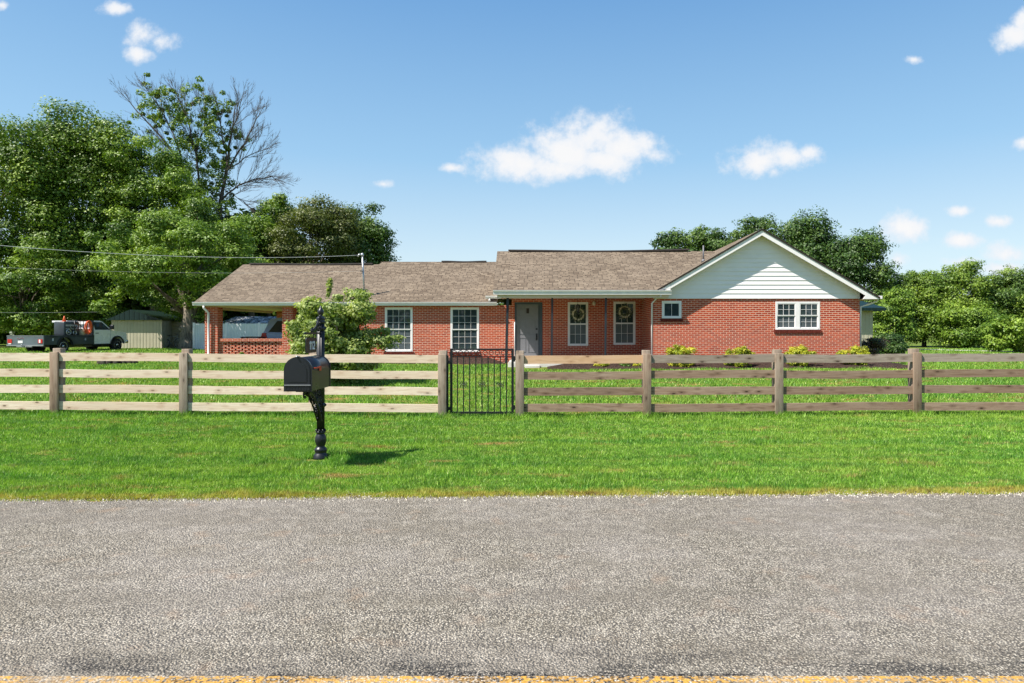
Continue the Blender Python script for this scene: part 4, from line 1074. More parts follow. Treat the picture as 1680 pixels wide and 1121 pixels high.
# half-dead tree
def dead_tree():
    D = 62; base = (X_(352, D), D); bz = gzf(*base)
    root = thing('half_dead_tree', 'tall half-dead tree with bare branches fanning above the leafy crowns', 'tree', (base[0], D, bz))
    g = random.Random(5); m = MB(); up = Vector((0, 0, 1))
    def shoot(p, d, L, r, depth):
        n = 4; pts = [p.copy()]; q = p.copy(); dd = d.normalized()
        for i in range(n):
            dd = (dd+Vector((g.uniform(-.09,.09), g.uniform(-.09,.09), g.uniform(-.03,.10)))).normalized(); q = q+dd*(L/n); pts.append(q.copy())
        m.tube(pts, [r*(1-.75*i/n) for i in range(n+1)], 4 if r < .05 else 6, caps=False)
        if depth == 0: return
        k = int(L/.36)+2
        for j in range(k):
            f = g.uniform(.15, .97); i = min(n-1, int(f*n)); s_ = pts[i].lerp(pts[i+1], f*n-i); a = g.uniform(0, 2*PI); sp = g.uniform(.25, .55)
            sd_ = dd.orthogonal().normalized(); sd_.rotate(Quaternion(dd, a)); nd = dd*math.cos(sp)+sd_*math.sin(sp)+up*.08
            shoot(s_, nd, L*g.uniform(.28, .55), max(.009, r*.5), depth-1)
    def limb(pl, r0, r1, dens=1.0):
        pts = []; y = D+g.uniform(-.6, .6)
        for i, p in enumerate(pl): q = at(p[0], p[1], D); q.y = D+(y-D)*i/len(pl)*2.2; pts.append(q)
        fine = []
        for i in range(len(pts)-1):
            for k in range(4): fine.append(pts[i].lerp(pts[i+1], k/4)+Vector((g.uniform(-.06,.06), g.uniform(-.1,.1), g.uniform(-.06,.06))))
        fine.append(pts[-1]); N = len(fine)
        m.tube(fine, [(r0+(r1-r0)*i/(N-1))*.62 for i in range(N)], 8, caps=False)
        for i in range(int(N*.25), N-1):
            d = (fine[i+1]-fine[i]).normalized(); f = i/N
            for _ in range(2):
                sd_ = d.orthogonal().normalized(); sd_.rotate(Quaternion(d, g.uniform(0, 2*PI))); sp = g.uniform(.3, .75)
                shoot(fine[i], d*math.cos(sp)+sd_*math.sin(sp)+up*.15, g.uniform(1.5, 3.3)*(1.1-.6*f), .026*(1.3-f), 2)
    limb([(352,570),(358,420),(362,335),(372,262),(378,215),(384,170)], .42, .05, 1)
    limb([(363,330),(385,308),(415,294),(445,290),(468,300)], .15, .03, .8)
    limb([(370,285),(395,245),(418,205),(434,172)], .15, .03)
    limb([(377,228),(392,190),(404,152)], .10, .03)
    limb([(372,262),(360,205),(350,155)], .12, .03)
    limb([(371,280),(410,252),(452,236)], .10, .025)
    limb([(352,420),(325,340),(302,275),(272,232),(235,192),(198,150)], .30, .03)
    limb([(303,278),(288,222),(262,172),(236,136)], .13, .03)
    limb([(300,272),(255,240),(205,212)], .09, .025)
    limb([(330,352),(326,270),(316,210),(300,165),(284,142)], .18, .03)
    limb([(323,250),(336,200),(334,152)], .10, .03)
    limb([(366,310),(400,330),(425,352)], .07, .02, .6)
    m.build('branches', M['deadbark'], root)
    gg = np.random.default_rng(77); P = []; 
    for (px, py, r) in ((268,160,18),(285,180,20),(300,200,20),(255,190,16),(330,195,20),(345,215,22),(350,175,16),(325,240,26),(350,260,22),(300,235,16),(325,280,24),(345,305,24),(310,300,20),(360,320,18),(372,225,14),(340,340,22)):
        for _ in range(19):
            c = at(px+gg.normal()*r*.75, py+gg.normal()*r*1.0, D); c.y = D+gg.normal()*1.4; P.append((c.x, c.y, c.z, r*D/F*gg.uniform(.15,.40)))
    pts = []; nr = []
    for (x, y, z, r) in P:
        n = 70; u = unit(n, gg); pts.append(np.array([x, y, z])+u*(r*1.25*gg.uniform(.2,1.2,n)**.5)[:, None]*np.array([1,1,.8])); nr.append(u+gg.normal(0,.6,(n,3))+np.array([0,0,.3]))
    leafcloud('crown', np.concatenate(pts), np.concatenate(nr), .20, M['leaf'], root, (base[0], D, bz), seed=78)
dead_tree()
RT = 'dark green trees behind the right end of the house'
tpx('broadleaf_tree', 'small dark tree top showing just right of the main roof ridge', 'tree', 1072, 1135, 370, 500, 56, 42, .9, 11000, .22, 'leaf_dark', 41, trunk=.22, group=RT)
tpx('broadleaf_tree', 'dark round tree behind the vent pipe left of the gable', 'tree', 1118, 1210, 366, 500, 55, 60, .95, 18000, .22, 'leaf_dark', 42, trunk=.25, group=RT)
tpx('broadleaf_tree', 'dark tree directly behind the gable peak', 'tree', 1195, 1290, 364, 520, 54, 60, 1.0, 18000, .22, 'leaf_dark', 43, trunk=.25, group=RT)
tpx('broadleaf_tree', 'largest dark green tree right of the gable peak', 'tree', 1268, 1385, 356, 545, 52, 95, 1.15, 30000, .22, 'leaf_dark', 44, trunk=.35, group=RT)
tpx('broadleaf_tree', 'dark tree sloping down beyond the right end of the gable roof', 'tree', 1350, 1466, 384, 550, 50, 95, 1.1, 32000, .21, 'leaf_dark', 45, trunk=.3, group=RT)
HT = 'lower green trees along the right side of the yard'
for i, a in enumerate((
    ('full green tree nearest the house in the right-hand row', 1462, 1570, 434, 568, 51, 'leaf'),
    ('bushy tree in the middle of the right-hand row', 1535, 1625, 434, 568, 50, 'leaf'),
    ('bushy tree with ragged thin top near the right edge', 1600, 1690, 442, 569, 50, 'leaf_dark'),
    ('outermost tree, cut by the right edge of the view', 1660, 1780, 440, 570, 49, 'leaf'),
    ('low light-green leafy tree in front of the right-hand row', 1530, 1640, 500, 571, 48, 'leaf_light'))):
    tpx('bushy_tree', a[0], 'tree', a[1], a[2], a[3], a[4], a[5], 75, .8, 30000, .17, a[6], 50+i, trunk=.16, group=HT, zmin=.8)
tpx('light_green_bush', 'tall light green bush right of the far beige shed', 'bush', 1432, 1500, 478, 572, 42, 40, .6, 18000, .14, 'leaf_light', 60, trunk=.08, zmin=.7)
tpx('light_green_bush', 'bright yellow-green bush at the right edge of the view', 'bush', 1620, 1730, 512, 585, 38, 50, .6, 22000, .14, 'leaf_light', 61, trunk=.08, zmin=.6)
tpx('dark_bush', 'low dark green bush at the right corner of the house', 'bush', 1438, 1482, 548, 589, 27, 26, .3, 9000, .08, 'leaf_dark', 62, trunk=.04, zmin=.55)
tpx('rose_bush', 'small rose bush with pale blooms beside the house corner', 'bush', 1412, 1446, 552, 592, 25.5, 20, .25, 5000, .06, 'leaf_rose', 63, trunk=.03, zmin=.55)
# pale-leaved small tree in the front yard
def dogwood():
    D = 18.5; ex = []
    def c(px, py, dy=0): p = at(px, py, D); return (p.x, D+dy, p.z)
    for p in ((560,490),(578,485),(600,488),(520,505),(505,512),(495,525),(498,545),(600,510),(615,520),(628,545),(590,500),(500,570),(495,580),(510,590),(618,590),(560,610),(540,620),(600,600),(575,620),(550,632),(634,562),(648,556)): ex.append(c(p[0], p[1], random.uniform(-.5,.5)))
    cc = at(550, 556, D)
    return tree('ornamental_tree', 'small ornamental tree with pale green leaves standing in the front lawn', 'tree', (X_(556, D), D), (cc.x, D, cc.z), (1.02, .95, .95), 104, .29, 46000, .085, M['leaf_dog'], 71, trunk=.055, limbs=30, shell=.25, up=.3, extra=ex)
dg = dogwood()
def spire():
    D = 18.5; g = np.random.default_rng(4); P = []
    for (px, py, r, n) in ((541,461,.07,110),(541,468,.09,150),(540,476,.07,90),(538,484,.06,60)):
        p = at(px, py, D); P.append(np.array([p.x, D, p.z])+unit(n, g)*(r*g.uniform(.2,1.2,n))[:, None])
    P = np.concatenate(P); b = (dg.location.x, dg.location.y, dg.location.z)
    leafcloud('top_shoot', P, g.normal(size=P.shape)+np.array([0,0,.4]), .07, M['leaf_dog'], dg, b, seed=3)
spire()
# gold shrubs along the gable wall
for i, (px, l) in enumerate(((1116, 'rounded golden-yellow shrub left of the crawl-space vent, nearest the porch'), (1212, 'golden-yellow shrub just right of the crawl-space vent'),
    (1312, 'golden-yellow shrub below the double window'), (1400, 'golden-yellow shrub at the right corner of the brick gable wall'))):
    D = 22.45; c = at(px, 588, D); tree('golden_shrub', l, 'shrub', (c.x, D), (c.x, D, gzf(c.x, D)+.30), (.44, .32, .30 if i else .36), 44, .13, 9000, .05, M['leaf_gold'], 80+i, trunk=.02, limbs=12, group='golden shrubs along the brick gable wall', up=.5, extra=[(c.x+random.uniform(-.1,.1), D, gzf(c.x, D)+.62)] if i != 1 else None)
for i, (px, l, mt_) in enumerate(((985, 'small yellow-green plant in the porch bed, nearest the door', 'leaf_gold'), (1028, 'small reddish-green plant in the middle of the porch bed', 'leaf_green2'), (1052, 'small yellow plant at the inner corner of the porch bed', 'leaf_gold'))):
    D = 22.5; c = at(px, 600, D); tree('bed_plant', l, 'plant', (c.x, D), (c.x, D, gzf(c.x, D)+.14), (.22, .18, .10), 12, .09, 1500, .045, M[mt_], 90+i, trunk=.012, limbs=8, group='small plants in the porch bed')
for i, (px, py, D, l, r) in enumerate(((503, 583, 25.6, 'low leafy shrub against the carport screen wall behind the number plate', .42), (395, 580, 25.8, 'tiny green plant at the foot of the carport screen wall', .2), (892, 580, 25.9, 'small dark potted plant right of the front door', .12))):
    c = at(px, py, D); tree('leafy_shrub', l, 'shrub', (c.x, D), (c.x, D, gzf(c.x, D)+r*.9), (r, r*.7, r*.8), 14, r*.35, 2500, .06, M['leaf_green2'], 95+i, trunk=.015, limbs=8)
# woods far behind, and across the road behind the viewpoint (seen in the window panes)
def woods(name, label, x0, x1, y0, y1, h, n, seed, mat):
    g = np.random.default_rng(seed); nc = n//160; P = np.stack([g.uniform(x0, x1, nc), g.uniform(y0, y1, nc), g.uniform(0, 1, nc)**.8*h], 1)
    hh = .65+.35*np.sin(P[:, 0]*.11+seed)*np.sin(P[:, 0]*.043); P[:, 2] *= hh
    u = unit(nc*160, g); p = np.repeat(P, 160, 0)+u*(2.4*g.uniform(.3,1.1,nc*160)**.5)[:, None]; p[:, 2] = np.abs(p[:, 2])
    return tag(leafcloud(name, p, u+g.normal(0,.5,u.shape)+np.array([0,0,.3]), .8, mat, None, None, seed=seed), label, 'woods', kind='stuff')
woods('far_woods', 'far mass of green woods beyond the house and yard', -170, 170, 120, 135, 9, 60000, 5, M['leaf_dark'])
woods('near_woods', 'dark undergrowth closing the gaps beneath the left trees', -58, -24, 62, 68, 12, 60000, 8, M['leaf_dark'])
woods('roadside_woods', 'woods on the opposite side of the road', -90, 90, -48, -40, 9, 45000, 6, M['leaf_dark'])

M['edge_stone'] = plain('edging_stone', (.10,.085,.07), .9, .2, var=.3)
# ring of dark edging round a stump in the lawn
def stump():
    D = 25.0; x = X_(193, D); z = gzf(x, D); root = thing('stump', 'low ring of dark stones on the left lawn seen through the fence', 'planter ring', (x, D, z))
    for k in range(16):
        q = 2*PI*k/16; m = MB(); cx, cy = x+.58*math.cos(q), D+.5*math.sin(q); m.cbox(cx-.085, cx+.085, cy-.05, cy+.05, z-.05, z+.24+.03*math.sin(k*3), .03); m.build('edging_stone', M['edge_stone'], root)
    m = MB(); m.lathe([(.52,z-.02),(.50,z+.16),(.3,z+.20),(.0,z+.22)], (x, D, 0), 20); m.build('mulch_fill', M['mulch'], root)
stump()
# gravel drive on the right and at the truck
def drive(pts, name):
    m = MB(); vs = []
    for (x, y, w) in pts:
        vs += [(x, y-w, gzf(x, y-w)+.012), (x, y+w, gzf(x, y+w)+.012)]
    m.add(vs, [(2*i, 2*i+2, 2*i+3, 2*i+1) for i in range(len(pts)-1)]); return tag(m.build(name, M['gravel']), kind='structure')
t_ = NT('pale_gravel'); v_ = t_.vor(t_.coord('pos'), 25); t_.bump(v_.outputs['Distance'], .6, .02); M['gravel'] = t_.fin(t_.ramp(v_.outputs['Color'], [(0,(.28,.26,.22)),(1,(.6,.57,.5))]), .95, .1)
drive([(22.0+i*1.0, 47.8-1.75*i if i < 7 else 35.55-.5*(i-7), 1.3) for i in range(30)], 'gravel_drive')

# ------------------------------------------------------------------ sheds
M['tan_panel'] = m_panel('tan_metal_siding', (.46,.42,.31), 4.5); M['tan_lap'] = m_panel('tan_lap_siding', (.30,.26,.19), 5, True)
M['green_roof'] = m_panel('green_metal_roof', (.002,.016,.013), 3); M['white_panel'] = m_panel('white_fence_panel', (.72,.74,.76), 6)
t_ = NT('weathered_tin_roof'); u_ = t_.coord('UV'); n_ = t_.noise(t_.mapg(u_, (5,.9,1)), 1.5, 5, .7); M['metal_roof'] = t_.fin(t_.mix(t_.mr(n_, .46, .58), (.06,.075,.11), (.80,.84,.90)), .4, .4)
def shed_left():
    D = 47.0; x0, x1 = X_(183, D), X_(266, D); x2 = X_(303, D+1.2); z0 = gzf(x0, D)-.05; zt = Z_(525.5, D)
    root = thing('metal_shed', 'beige metal shed with a green roof behind the silver truck', 'shed', ((x0+x1)/2, D, z0))
    m = MB(); m.box(x0, x1, D, D+5, z0, zt); m.build('wall', M['tan_panel'], root)
    m = MB(); m.box(x1, x2, D+1.2, D+5, z0, Z_(527.5, D+1.2)); m.build('wall', M['tan_lap'], root)
    xm = (x0+x1)/2; m = MB(); m.add([(x0-.25,D-.3,zt),(xm-.3,D-.3,zt+.72),(x1+.25,D-.3,zt),(x0-.25,D+5.2,zt),(xm-.3,D+5.2,zt+.72),(x1+.25,D+5.2,zt)], [(0,1,2),(3,5,4),(0,3,4,1),(1,4,5,2),(0,2,5,3)])
    m.add([(x1,D+1.0,Z_(527,D+1.2)-.02),(x2+.2,D+1.0,Z_(527,D+1.2)-.05),(x2+.2,D+4,zt+.7),(x1,D+4,zt+.75)], [(0,1,2,3)]); m.build('roof', M['green_roof'], root)
    m = MB(); xd = X_(232, D); m.box(x0+.01, x0+.08, D-.02, D-.002, z0, zt-.13); m.box(x1-.08, x1-.01, D-.02, D-.002, z0, zt-.13); m.build('corner_trim', M['soffit'], root)
shed_left()
def bike():
    D = 47.6; x = X_(282, D); z = gzf(x, D); root = thing('bicycle', 'grey bicycle leaning against the wall of the beige shed', 'bicycle', (x, D, z)); r = .33
    for sx in (-.5, .5):
        m = MB(); m.torus((x+sx, D, z+r), r, .025, 'y', 24, 6); wl = m.build('wheel', M['black'], root)
        m = MB()
        for k in range(8): q = k*PI/8; m.tube([(x+sx-r*math.cos(q), D, z+r-r*math.sin(q)), (x+sx+r*math.cos(q), D, z+r+r*math.sin(q))], .004, 4)
        m.torus((x+sx, D, z+r), r-.03, .010, 'y', 24, 5); m.build('rim', M['steel'], wl)
    m = MB()
    for a, b in (((-.5,r),(-.1,.28)),((-.1,.28),(-.2,.85)),((-.5,r),(-.18,.78)),((-.18,.78),(.35,.8)),((-.1,.28),(.35,.75)),((.35,.92),(.5,r))): m.tube([(x+a[0], D, z+a[1]), (x+b[0], D, z+b[1])], .018, 6)
    m.build('frame', M['steel'], root)
    m = MB(); m.cbox(x-.32, x-.1, D-.06, D+.06, z+.85, z+.9, .02); m.build('saddle', M['black'], root)
    m = MB(); m.tube([(x+.33, D-.25, z+.98), (x+.35, D, z+.93), (x+.33, D+.25, z+.98)], .014, 6); m.build('handlebar', M['black'], root)
bike()
def white_fence():
    D = 44.0; x0, x1 = X_(318, D), X_(585, D); z0 = gzf(x0, D)-.05; zt = Z_(531, D); root = thing('panel_fence', 'white panel fence seen through the open carport', 'fence', ((x0+x1)/2, D, z0))
    n = 5
    for i in range(n):
        a, b = x0+(x1-x0)*i/n, x0+(x1-x0)*(i+1)/n; m = MB(); m.box(a+.06, b-.06, D, D+.04, z0+.05, zt); m.build('panel', M['white_panel'], root)
        m = MB(); m.cbox(a-.06, a+.06, D-.04, D+.08, z0, zt+.06, .01); m.build('post', M['white'], root)
white_fence()
def barn():
    D = 46.5; x0, x1 = X_(352, D), X_(450, D); z0 = gzf(x0, D)-.05; zw = Z_(533, D); zr_ = Z_(514, D)-.38
    root = thing('white_shed', 'white shed with a bare metal roof behind the white fence', 'shed', ((x0+x1)/2, D, z0))
    m = MB(); m.box(x0, x1, D, D+4.5, z0, zw); m.build('wall', M['white_panel'], root)
    m = MB(); m.add([(x0-.1,D-.3,zw-.03),(x1+.6,D-.3,zw-.03),(x1-.8,D+2.2,zr_+.2),(x0+.5,D+2.2,zr_+.2),(x0-.1,D+4.8,zw),(x1+.3,D+4.8,zw)], [(0,1,2,3),(3,2,5,4),(0,3,4),(1,5,2)]); m.build('roof', M['metal_roof'], root)
barn()
def shed_right():
    D = 36.0; x0, x1 = X_(1395, D), X_(1432, D); z0 = gzf(x0, D)-.05; zt = Z_(504, D)
    root = thing('metal_shed', 'beige metal shed with green trim beyond the right corner of the house', 'shed', ((x0+x1)/2, D, z0))
    m = MB(); m.box(x0-2.5, x1, D, D+6, z0, zt); m.build('wall', M['tan_panel'], root)
    m = MB(); m.add([(x0-2.7,D-.4,zt-.05),(x1+.5,D-.4,zt-.05),(x1+.5,D+3,zt+.55),(x0-2.7,D+3,zt+.55),(x0-2.7,D+6.4,zt-.05),(x1+.5,D+6.4,zt-.05)], [(0,1,2,3),(3,2,5,4)]); m.box(x0-2.7, x1+.5, D-.43, D-.4, zt-.2, zt-.05); m.box(x1+.5, x1+.53, D-.4, D+6.4, zt-.2, zt-.05); m.build('roof', M['green_roof'], root)
    m = MB(); m.box(x0-.6, x0+.45, D-.03, D-.004, z0, zt-.75); m.build('door', M['white'], root)
shed_right()

# ------------------------------------------------------------------ vehicles
M['silver'] = plain('silver_paint', (.90,.88,.88), .28, .6, .1, .05, 2); M['tyre'] = plain('tyre', (.018,.018,.02), .8, .3)
M['bed'] = plain('charcoal_steel', (.045,.055,.065), .45, .5, .1, .2, 2); M['tailplate'] = plain('grey_tail_panel', (.13,.16,.18), .45, .5, .2, .15, 2)
M['chrome'] = plain('chrome', (.7,.7,.72), .15, .6, .9, .05); M['red'] = plain('red_lens', (.55,.02,.02), .2, .6); M['autoglass'] = m_glass('auto_glass', (.02,.03,.035), .05, .8)
M['orange'] = plain('orange_rubber', (.72,.12,.03), .5, .4, var=.08); M['tan'] = plain('tan_canvas', (.50,.42,.27), .9, .1); M['plate'] = plain('licence_plate', (.8,.8,.78), .4, .3, var=.05)
M['bluepaint'] = plain('blue_grey_paint', (.34,.46,.68), .25, .6, .1, .05, 2)
def wheel(root, x, y, r, w, sgn, dual=False):
    m = MB(); prof = [(r*.62,-w/2),(r*.92,-w/2),(r,-w/2+.03),(r,w/2-.03),(r*.92,w/2),(r*.62,w/2)]
    m.lathe(prof, (x, y, r), 28, 'y'); wl = m.build('wheel', M['tyre'], root, local=True)
    m = MB(); yo = y+sgn*w*.42
    m.torus((x, yo, r), r*.60, .025, 'y', 28, 6)
    m.lathe([(r*.58,-.01),(r*.5,-.02 if not dual else .0),(r*.2,.0),(r*.18,.05),(0,.06)] if sgn > 0 else [(0,-.06),(r*.18,-.05),(r*.2,0),(r*.5,.02),(r*.58,.01)], (x, yo, r), 24, 'y')
    m.build('rim', M['chrome'], wl, local=True)
    m = MB()
    for k in range(8):
        q = 2*PI*k/8; m.lathe([(0,-.03),(.045,-.028),(.045,.028),(0,.03)], (x+r*.38*math.cos(q), yo, r+r*.38*math.sin(q)), 8, 'y')
    m.build('rim_holes', M['black'], wl, local=True)
def arc_pts(cx, cz, r, a0, a1, n=10): return [(cx+r*math.cos(a0+(a1-a0)*i/n), cz+r*math.sin(a0+(a1-a0)*i/n)) for i in range(n+1)]
def truck():
    th = R(80); B = Vector((-27.85, 38.0)); o = B+Vector((-math.sin(th), math.cos(th)))*1.2; z = .38
    root = thing('flatbed_truck', 'silver pickup with a dark flatbed work body parked on the left', 'truck', (o.x, o.y, z), th)
    L = lambda m, n, mat, par=None, lab=None: m.build(n, M[mat], par or root, local=True, label=lab)
    rw = .40; xr, xf = 1.38, 5.40
    m = MB()
    low = [(3.48,.50)]+[(4.88,.50)]+[(xf-.52,.50)]+arc_pts(xf, .42, .50, PI-.16, .16, 12)+[(6.16,.55),(6.20,.75),(6.18,1.10),(6.08,1.20),(5.2,1.30),(5.02,1.33),(3.48,1.33)]
    m.prism(low, -.98, .98, 'y')
    # greenhouse
    b = [(3.48,1.33),(5.05,1.33)]; t = [(3.55,1.91),(4.42,1.91)]
    vs = []
    for s in (-1, 1): vs += [(b[0][0], s*.96, 1.331), (b[1][0], s*.96, 1.331), (t[1][0]+.05, s*.76, 1.86), (t[1][0]-.1, s*.72, 1.92), (t[0][0], s*.72, 1.92)]
    m.add(vs, [(0,1,2,3,4), (5,6,7,8,9), (0,1,6,5), (1,2,7,6), (2,3,8,7), (3,4,9,8), (4,0,5,9)])
    body = L(m, 'cab_body', 'silver')
    for s in (-1, 1):
        def sy(zz): return s*(.965-(zz-1.33)*.20/.53*1.0+.0)
        m = MB(); P = [(3.72,1.36),(4.86,1.36),(4.40,1.83),(3.74,1.83)]
        m.add([(x, s*(.962-.2*(zz-1.33)/.53)+s*.012, zz) for x, zz in P], [(0,1,2,3)]); L(m, 'side_window', 'autoglass')
        m = MB(); m.prism([(3.60,.52),(3.60,1.33),(3.612,1.33),(3.612,.52)], s*.981, s*.985, 'y'); m.prism([(4.84,.52),(4.86,.75),(4.90,1.33),(4.888,1.33),(4.85,.75),(4.828,.52)], s*.981, s*.985, 'y'); m.box(3.72, 3.95, min(s*.982,s*1.0), max(s*.982,s*1.0), 1.13, 1.17)
        L(m, 'door_seam', 'black')
        m = MB(); m.cbox(4.72, 4.86, min(s*1.05,s*1.27), max(s*1.05,s*1.27), 1.38, 1.66, .03); m.tube([(4.80, s*.95, 1.42), (4.80, s*1.1, 1.45)], .02, 6); L(m, 'side_mirror', 'black')
        m = MB(); m.box(6.13, 6.215, min(s*.62,s*.96), max(s*.62,s*.96), .86, 1.08); L(m, 'headlight', 'chrome')
        m = MB(); pts = arc_pts(xf, .42, .56, PI-.1, .1, 14)+arc_pts(xf, .42, .49, .1, PI-.1, 14); m.prism(pts, s*.981, s*1.02, 'y'); L(m, 'wheel_flare', 'black')
    m = MB(); m.add([(4.98,-.86,1.36),(4.98,.86,1.36),(4.52,.70,1.84),(4.52,-.70,1.84)], [(0,1,2,3)]); 
    for i in range(len(m.v)): x_, y_, z_ = m.v[i]; m.v[i] = (x_+.03, y_, z_+.02)
    L(m, 'windscreen', 'autoglass')
    m = MB(); m.box(6.18, 6.23, -.6, .6, .78, 1.08); L(m, 'grille', 'chrome')
    m = MB(); m.cbox(6.12, 6.32, -1.0, 1.0, .50, .72, .04); L(m, 'front_bumper', 'chrome')
    m = MB(); m.tube([(3.5,-1.0,.44),(4.85,-1.0,.44)], .045, 8); m.tube([(3.5,1.0,.44),(4.85,1.0,.44)], .045, 8); L(m, 'running_board', 'black')
    m = MB(); m.box(.2, 5.9, -.45, -.33, .45, .62); m.box(.2, 5.9, .33, .45, .45, .62); m.box(1.25, 1.5, -.8, .8, .33, .47); m.box(5.3, 5.5, -.8, .8, .33, .45); m.box(4.2, 4.9, -.3, .3, .3, .5); L(m, 'chassis', 'black')
    for s in (-1, 1):
        wheel(root, xf, s*.86, rw, .27, s); wheel(root, xr, s*.95, rw, .26, s, True); wheel(root, xr, s*.62, rw, .26, s, True)
    m = MB(); m.box(.0, 3.40, -1.2, 1.2, .93, 1.0); L(m, 'bed_deck', 'bed')
    for s in (-1, 1):
        m = MB(); side = [(.02,.50)]+[(xr-.50,.50)]+arc_pts(xr, .42, .50, PI-.16, .16, 12)+[(3.40,.50),(3.40,1.03),(.02,1.03)]
        m.prism(side, s*1.08, s*1.20, 'y'); sk = L(m, 'side_skirt', 'bed')
        m = MB(); m.prism(arc_pts(xr, .42, .56, PI, 0, 14)+arc_pts(xr, .42, .50, 0, PI, 14), s*1.201, s*1.235, 'y'); L(m, 'fender', 'black')
        for x in (.55, 2.75): m = MB(); m.box(x-.05, x+.05, min(s*1.201,s*1.215), max(s*1.201,s*1.215), .72, .86); m.build('box_latch', M['chrome'], sk, local=True)
        m = MB(); m.box(.86, .868, min(s*1.2005,s*1.203), max(s*1.2005,s*1.203), .52, 1.0); m.box(2.0, 2.008, min(s*1.2005,s*1.203), max(s*1.2005,s*1.203), .52, 1.0); m.build('box_seam', M['black'], sk, local=True)
    m = MB(); m.box(-.03, .018, -1.2, 1.2, .50, 1.02); tp = L(m, 'tail_panel', 'tailplate')
    m = MB(); m.box(-.06, .0, -1.2, 1.2, .44, .498); m.box(-.045, -.031, -1.2, 1.2, .985, 1.02); L(m, 'rear_sill', 'steel')
    for s in (-1, 1):
        m = MB(); m.box(-.05, -.031, min(s*.86,s*1.14), max(s*.86,s*1.14), .60, .82); m.build('tail_light', M['red'], tp, local=True)
        m = MB(); m.box(-.052, -.031, min(s*.90,s*1.08), max(s*.90,s*1.08), .54, .59) if s > 0 else m.box(-.055, -.0505, -1.02, -.92, .62, .80); m.build('reverse_light', M['white'], tp, local=True)
    m = MB(); m.box(-.045, -.031, .15, .46, .60, .74); m.build('licence_plate', M['plate'], tp, local=True)
    m = MB()
    for k in range(5): m.lathe([(0,-.006),(.035,-.005),(.035,0)], (-.033, .12+k*.09, .86+.04*math.sin(k*1.6)), 8, 'x')
    m.build('decal', M['decal'], tp, local=True)
    m = MB(); m.box(-.28, .1, -.04, .04, .40, .48); m.lathe([(0,0),(.03,.02),(.03,.05),(0,.08)], (-.25, 0, .48), 8); m.box(-.1, -.06, -.5, .5, .38, .43); m.tube([(-.1,-.16,.46),(-.2,-.16,.32),(-.12,-.16,.30)], .012, 6); L(m, 'hitch', 'steel')
    # rack behind the cab
    m = MB()
    for y in (-1.1, 1.1): m.box(3.33, 3.42, y-.04, y+.04, 1.0, 1.93)
    m.box(3.33, 3.42, -1.1, 1.1, 1.86, 1.93); m.box(3.33, 3.42, -1.1, 1.1, 1.35, 1.40); m.box(3.35, 3.38, -1.06, 1.06, 1.0, 1.36)
    for k in range(9): y = -.96+k*.24; m.box(3.36, 3.385, y-.012, y+.012, 1.40, 1.86)
    m.tube([(3.35,-1.1,1.9),(2.1,-1.1,1.9),(2.1,-1.1,1.0)], .025, 6); m.tube([(2.1,-1.1,1.9),(3.3,-1.1,1.05)], .02, 6)
    L(m, 'headache_rack', 'black')
    # load
    def W_(x, y, zz): c, s_ = math.cos(th), math.sin(th); return (o.x+x*c-y*s_, o.y+x*s_+y*c, z+zz)
    t = thing('welding_machine', 'dark engine-driven welding machine with cable reel on the truck bed', 'machine', W_(2.0, -.65, 1.0), th)
    m = MB(); m.cbox(-.5, .55, -.35, .35, .04, .82, .04); m.box(-.52, .5, -.30, .30, 0, .04); m.build('housing', M['bed'], t, local=True)
    m = MB(); m.box(-.4, .45, -.356, -.3505, .56, .66); m.box(-.4, .45, -.356, -.3505, .40, .43); m.box(-.46, .50, -.3, .3, .8205, .835); m.build('trim', M['steel'], t, local=True)
    m = MB(); m.torus((-.25,-.40,.22), .15, .03, 'y', 18, 6); m.torus((.15,-.42,.18), .10, .035, 'y', 18, 6); m.torus((.1,-.4,.62), .25, .018, 'y', 18, 6, PI, 2*PI); m.lathe([(0,-.04),(.06,-.03),(.06,.04),(0,.05)], (-.25,-.40,.22), 10, 'y'); m.build('cable_reel', M['steel'], t, local=True)
    t = thing('hose_coil', 'thick coil of orange hose hanging on the rack behind the cab', 'hose', W_(2.95, -1.22, 1.0), th)
    m = MB(); rr = random.Random(2)
    for k in range(8):
        a, bb = .10+.035*k*.6, .30+.022*k*.6; y = rr.uniform(-.07,.05); cz = .56+rr.uniform(-.03,.03)
        m.tube([(a*math.cos(q)+rr.uniform(-.01,.01), y, cz+bb*math.sin(q)-.06) for q in [2*PI*i/20 for i in range(21)]], .022, 6, caps=False)
    m.build('hose', M['orange'], t, local=True)
    t = thing('traffic_cone', 'orange traffic cone on top of the welding machine', 'cone', W_(1.95, -.55, 1.835), th)
    m = MB(); m.cbox(-.13,.13,-.13,.13,0,.02,.005); m.lathe([(.10,.021),(.05,.2),(.02,.33)], (0,0,0), 16); m.build('cone', M['orange'], t, local=True)
    t = thing('canvas_bag', 'tan canvas bag lying on the truck bed', 'bag', W_(2.78, -.9, 1.0), th)
    m = MB(); m.cbox(-.17, .17, -.2, .2, 0, .36, .10); m.build('bag_body', M['tan'], t, local=True); m = MB(); m.torus((0,0,.34), .09, .014, 'y', 12, 5, 0, PI); m.build('bag_handle', M['tan'], t, local=True)
    m = MB(); m.box(2.55, 3.28, -.2, .9, 1.80, 1.90); m.box(2.5, 2.55, -.2, -.15, 1.0, 1.9); L(m, 'equipment_box', 'silver')
M['decal'] = plain('dark_red_decal', (.14,.05,.07), .5, .3)
truck()
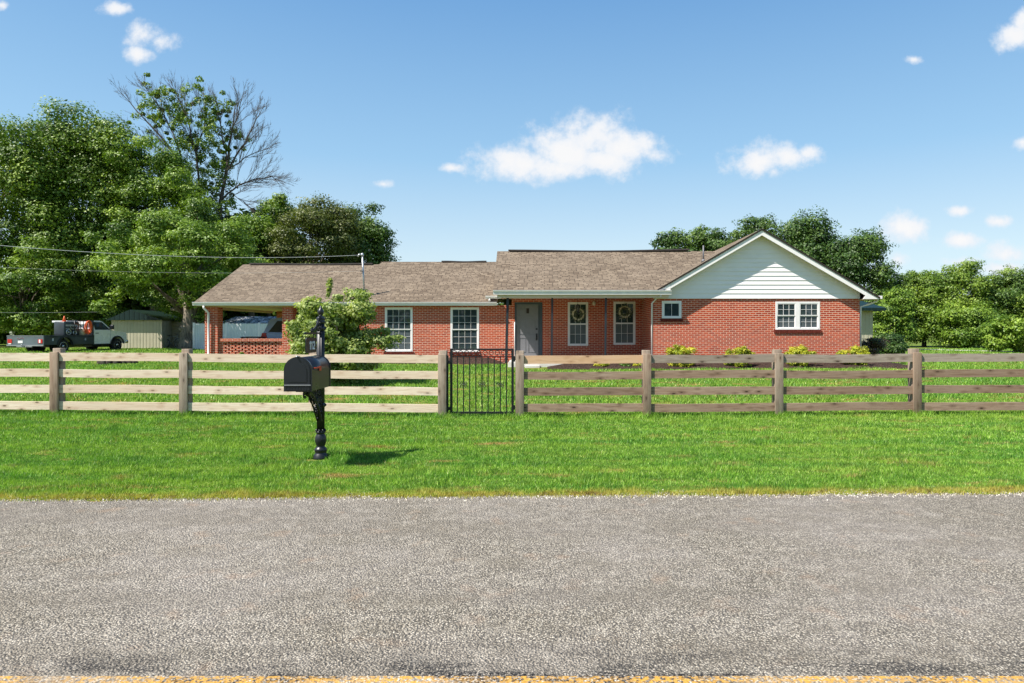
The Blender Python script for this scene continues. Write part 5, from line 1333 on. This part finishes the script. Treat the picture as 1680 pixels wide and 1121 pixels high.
def suv():
    D = 28.0; x0 = X_(428, D); z = G+.02; root = thing('estate_car', 'blue-grey family car with red tail light parked inside the carport', 'car', (x0, D+.9, z))
    m = MB(); W_ = .92
    low = [(.12,.32)]+arc_pts(.95, .34, .40, PI-.1, .1, 10)+arc_pts(3.75, .34, .40, PI-.1, .1, 10)+[(4.65,.34),(4.72,.7),(4.55,.92),(3.5,1.08),(.10,1.10),(.02,.85),(.04,.45)]
    m.prism(low, -W_, W_, 'y')
    vs = []
    for s in (-1, 1): vs += [(.08, s*.90, 1.101), (3.55, s*.90, 1.07), (2.75, s*.72, 1.70), (2.3, s*.70, 1.76), (.55, s*.70, 1.76), (.30, s*.72, 1.70)]
    m.add(vs, [tuple(range(6)), tuple(range(6, 12))]+[(i, (i+1) % 6, (i+1) % 6+6, i+6) for i in range(6)])
    m.build('body', M['bluepaint'], root, local=True)
    for s in (-1, 1):
        m = MB()
        for P in ([(.30,1.18),(1.35,1.16),(1.40,1.66),(.62,1.64)], [(1.43,1.16),(2.3,1.14),(2.28,1.67),(1.48,1.67)], [(2.38,1.14),(3.28,1.11),(2.72,1.62),(2.36,1.66)]):
            m.add([(x, s*(.902-(zz-1.1)*.30)+s*.012, zz) for x, zz in P], [(0,1,2,3)])
        m.build('side_window', M['autoglass'], root, local=True)
        m = MB(); m.prism([(-.01,.88),(.26,.92),(.22,1.14),(.06,1.14)], s*.80, s*.935, 'y'); m.build('tail_light', M['red'], root, local=True)
        for x in (.95, 3.75): wheel(root, x, s*.80, .34, .22, s)
    m = MB(); m.cbox(-.10, .10, -.88, .88, .38, .60, .04); m.build('rear_bumper', M['black'], root, local=True)
suv()
def bench_box():
    D = 27.2; x0, x1 = X_(399, D), X_(431, D); z0 = G+.02; t = thing('workbench', 'low dark workbench behind the carport screen wall', 'bench', ((x0+x1)/2, D, z0))
    zt = Z_(552.5, D); m = MB(); m.cbox(x0, x1, D-.25, D+.3, zt-.05, zt, .01); m.build('top', M['black'], t)
    for a in (x0+.05, x1-.05):
        for b in (-.2, .25): m = MB(); m.box(a-.025, a+.025, D+b-.025, D+b+.025, z0, zt-.05); m.build('leg', M['black'], t)
bench_box()
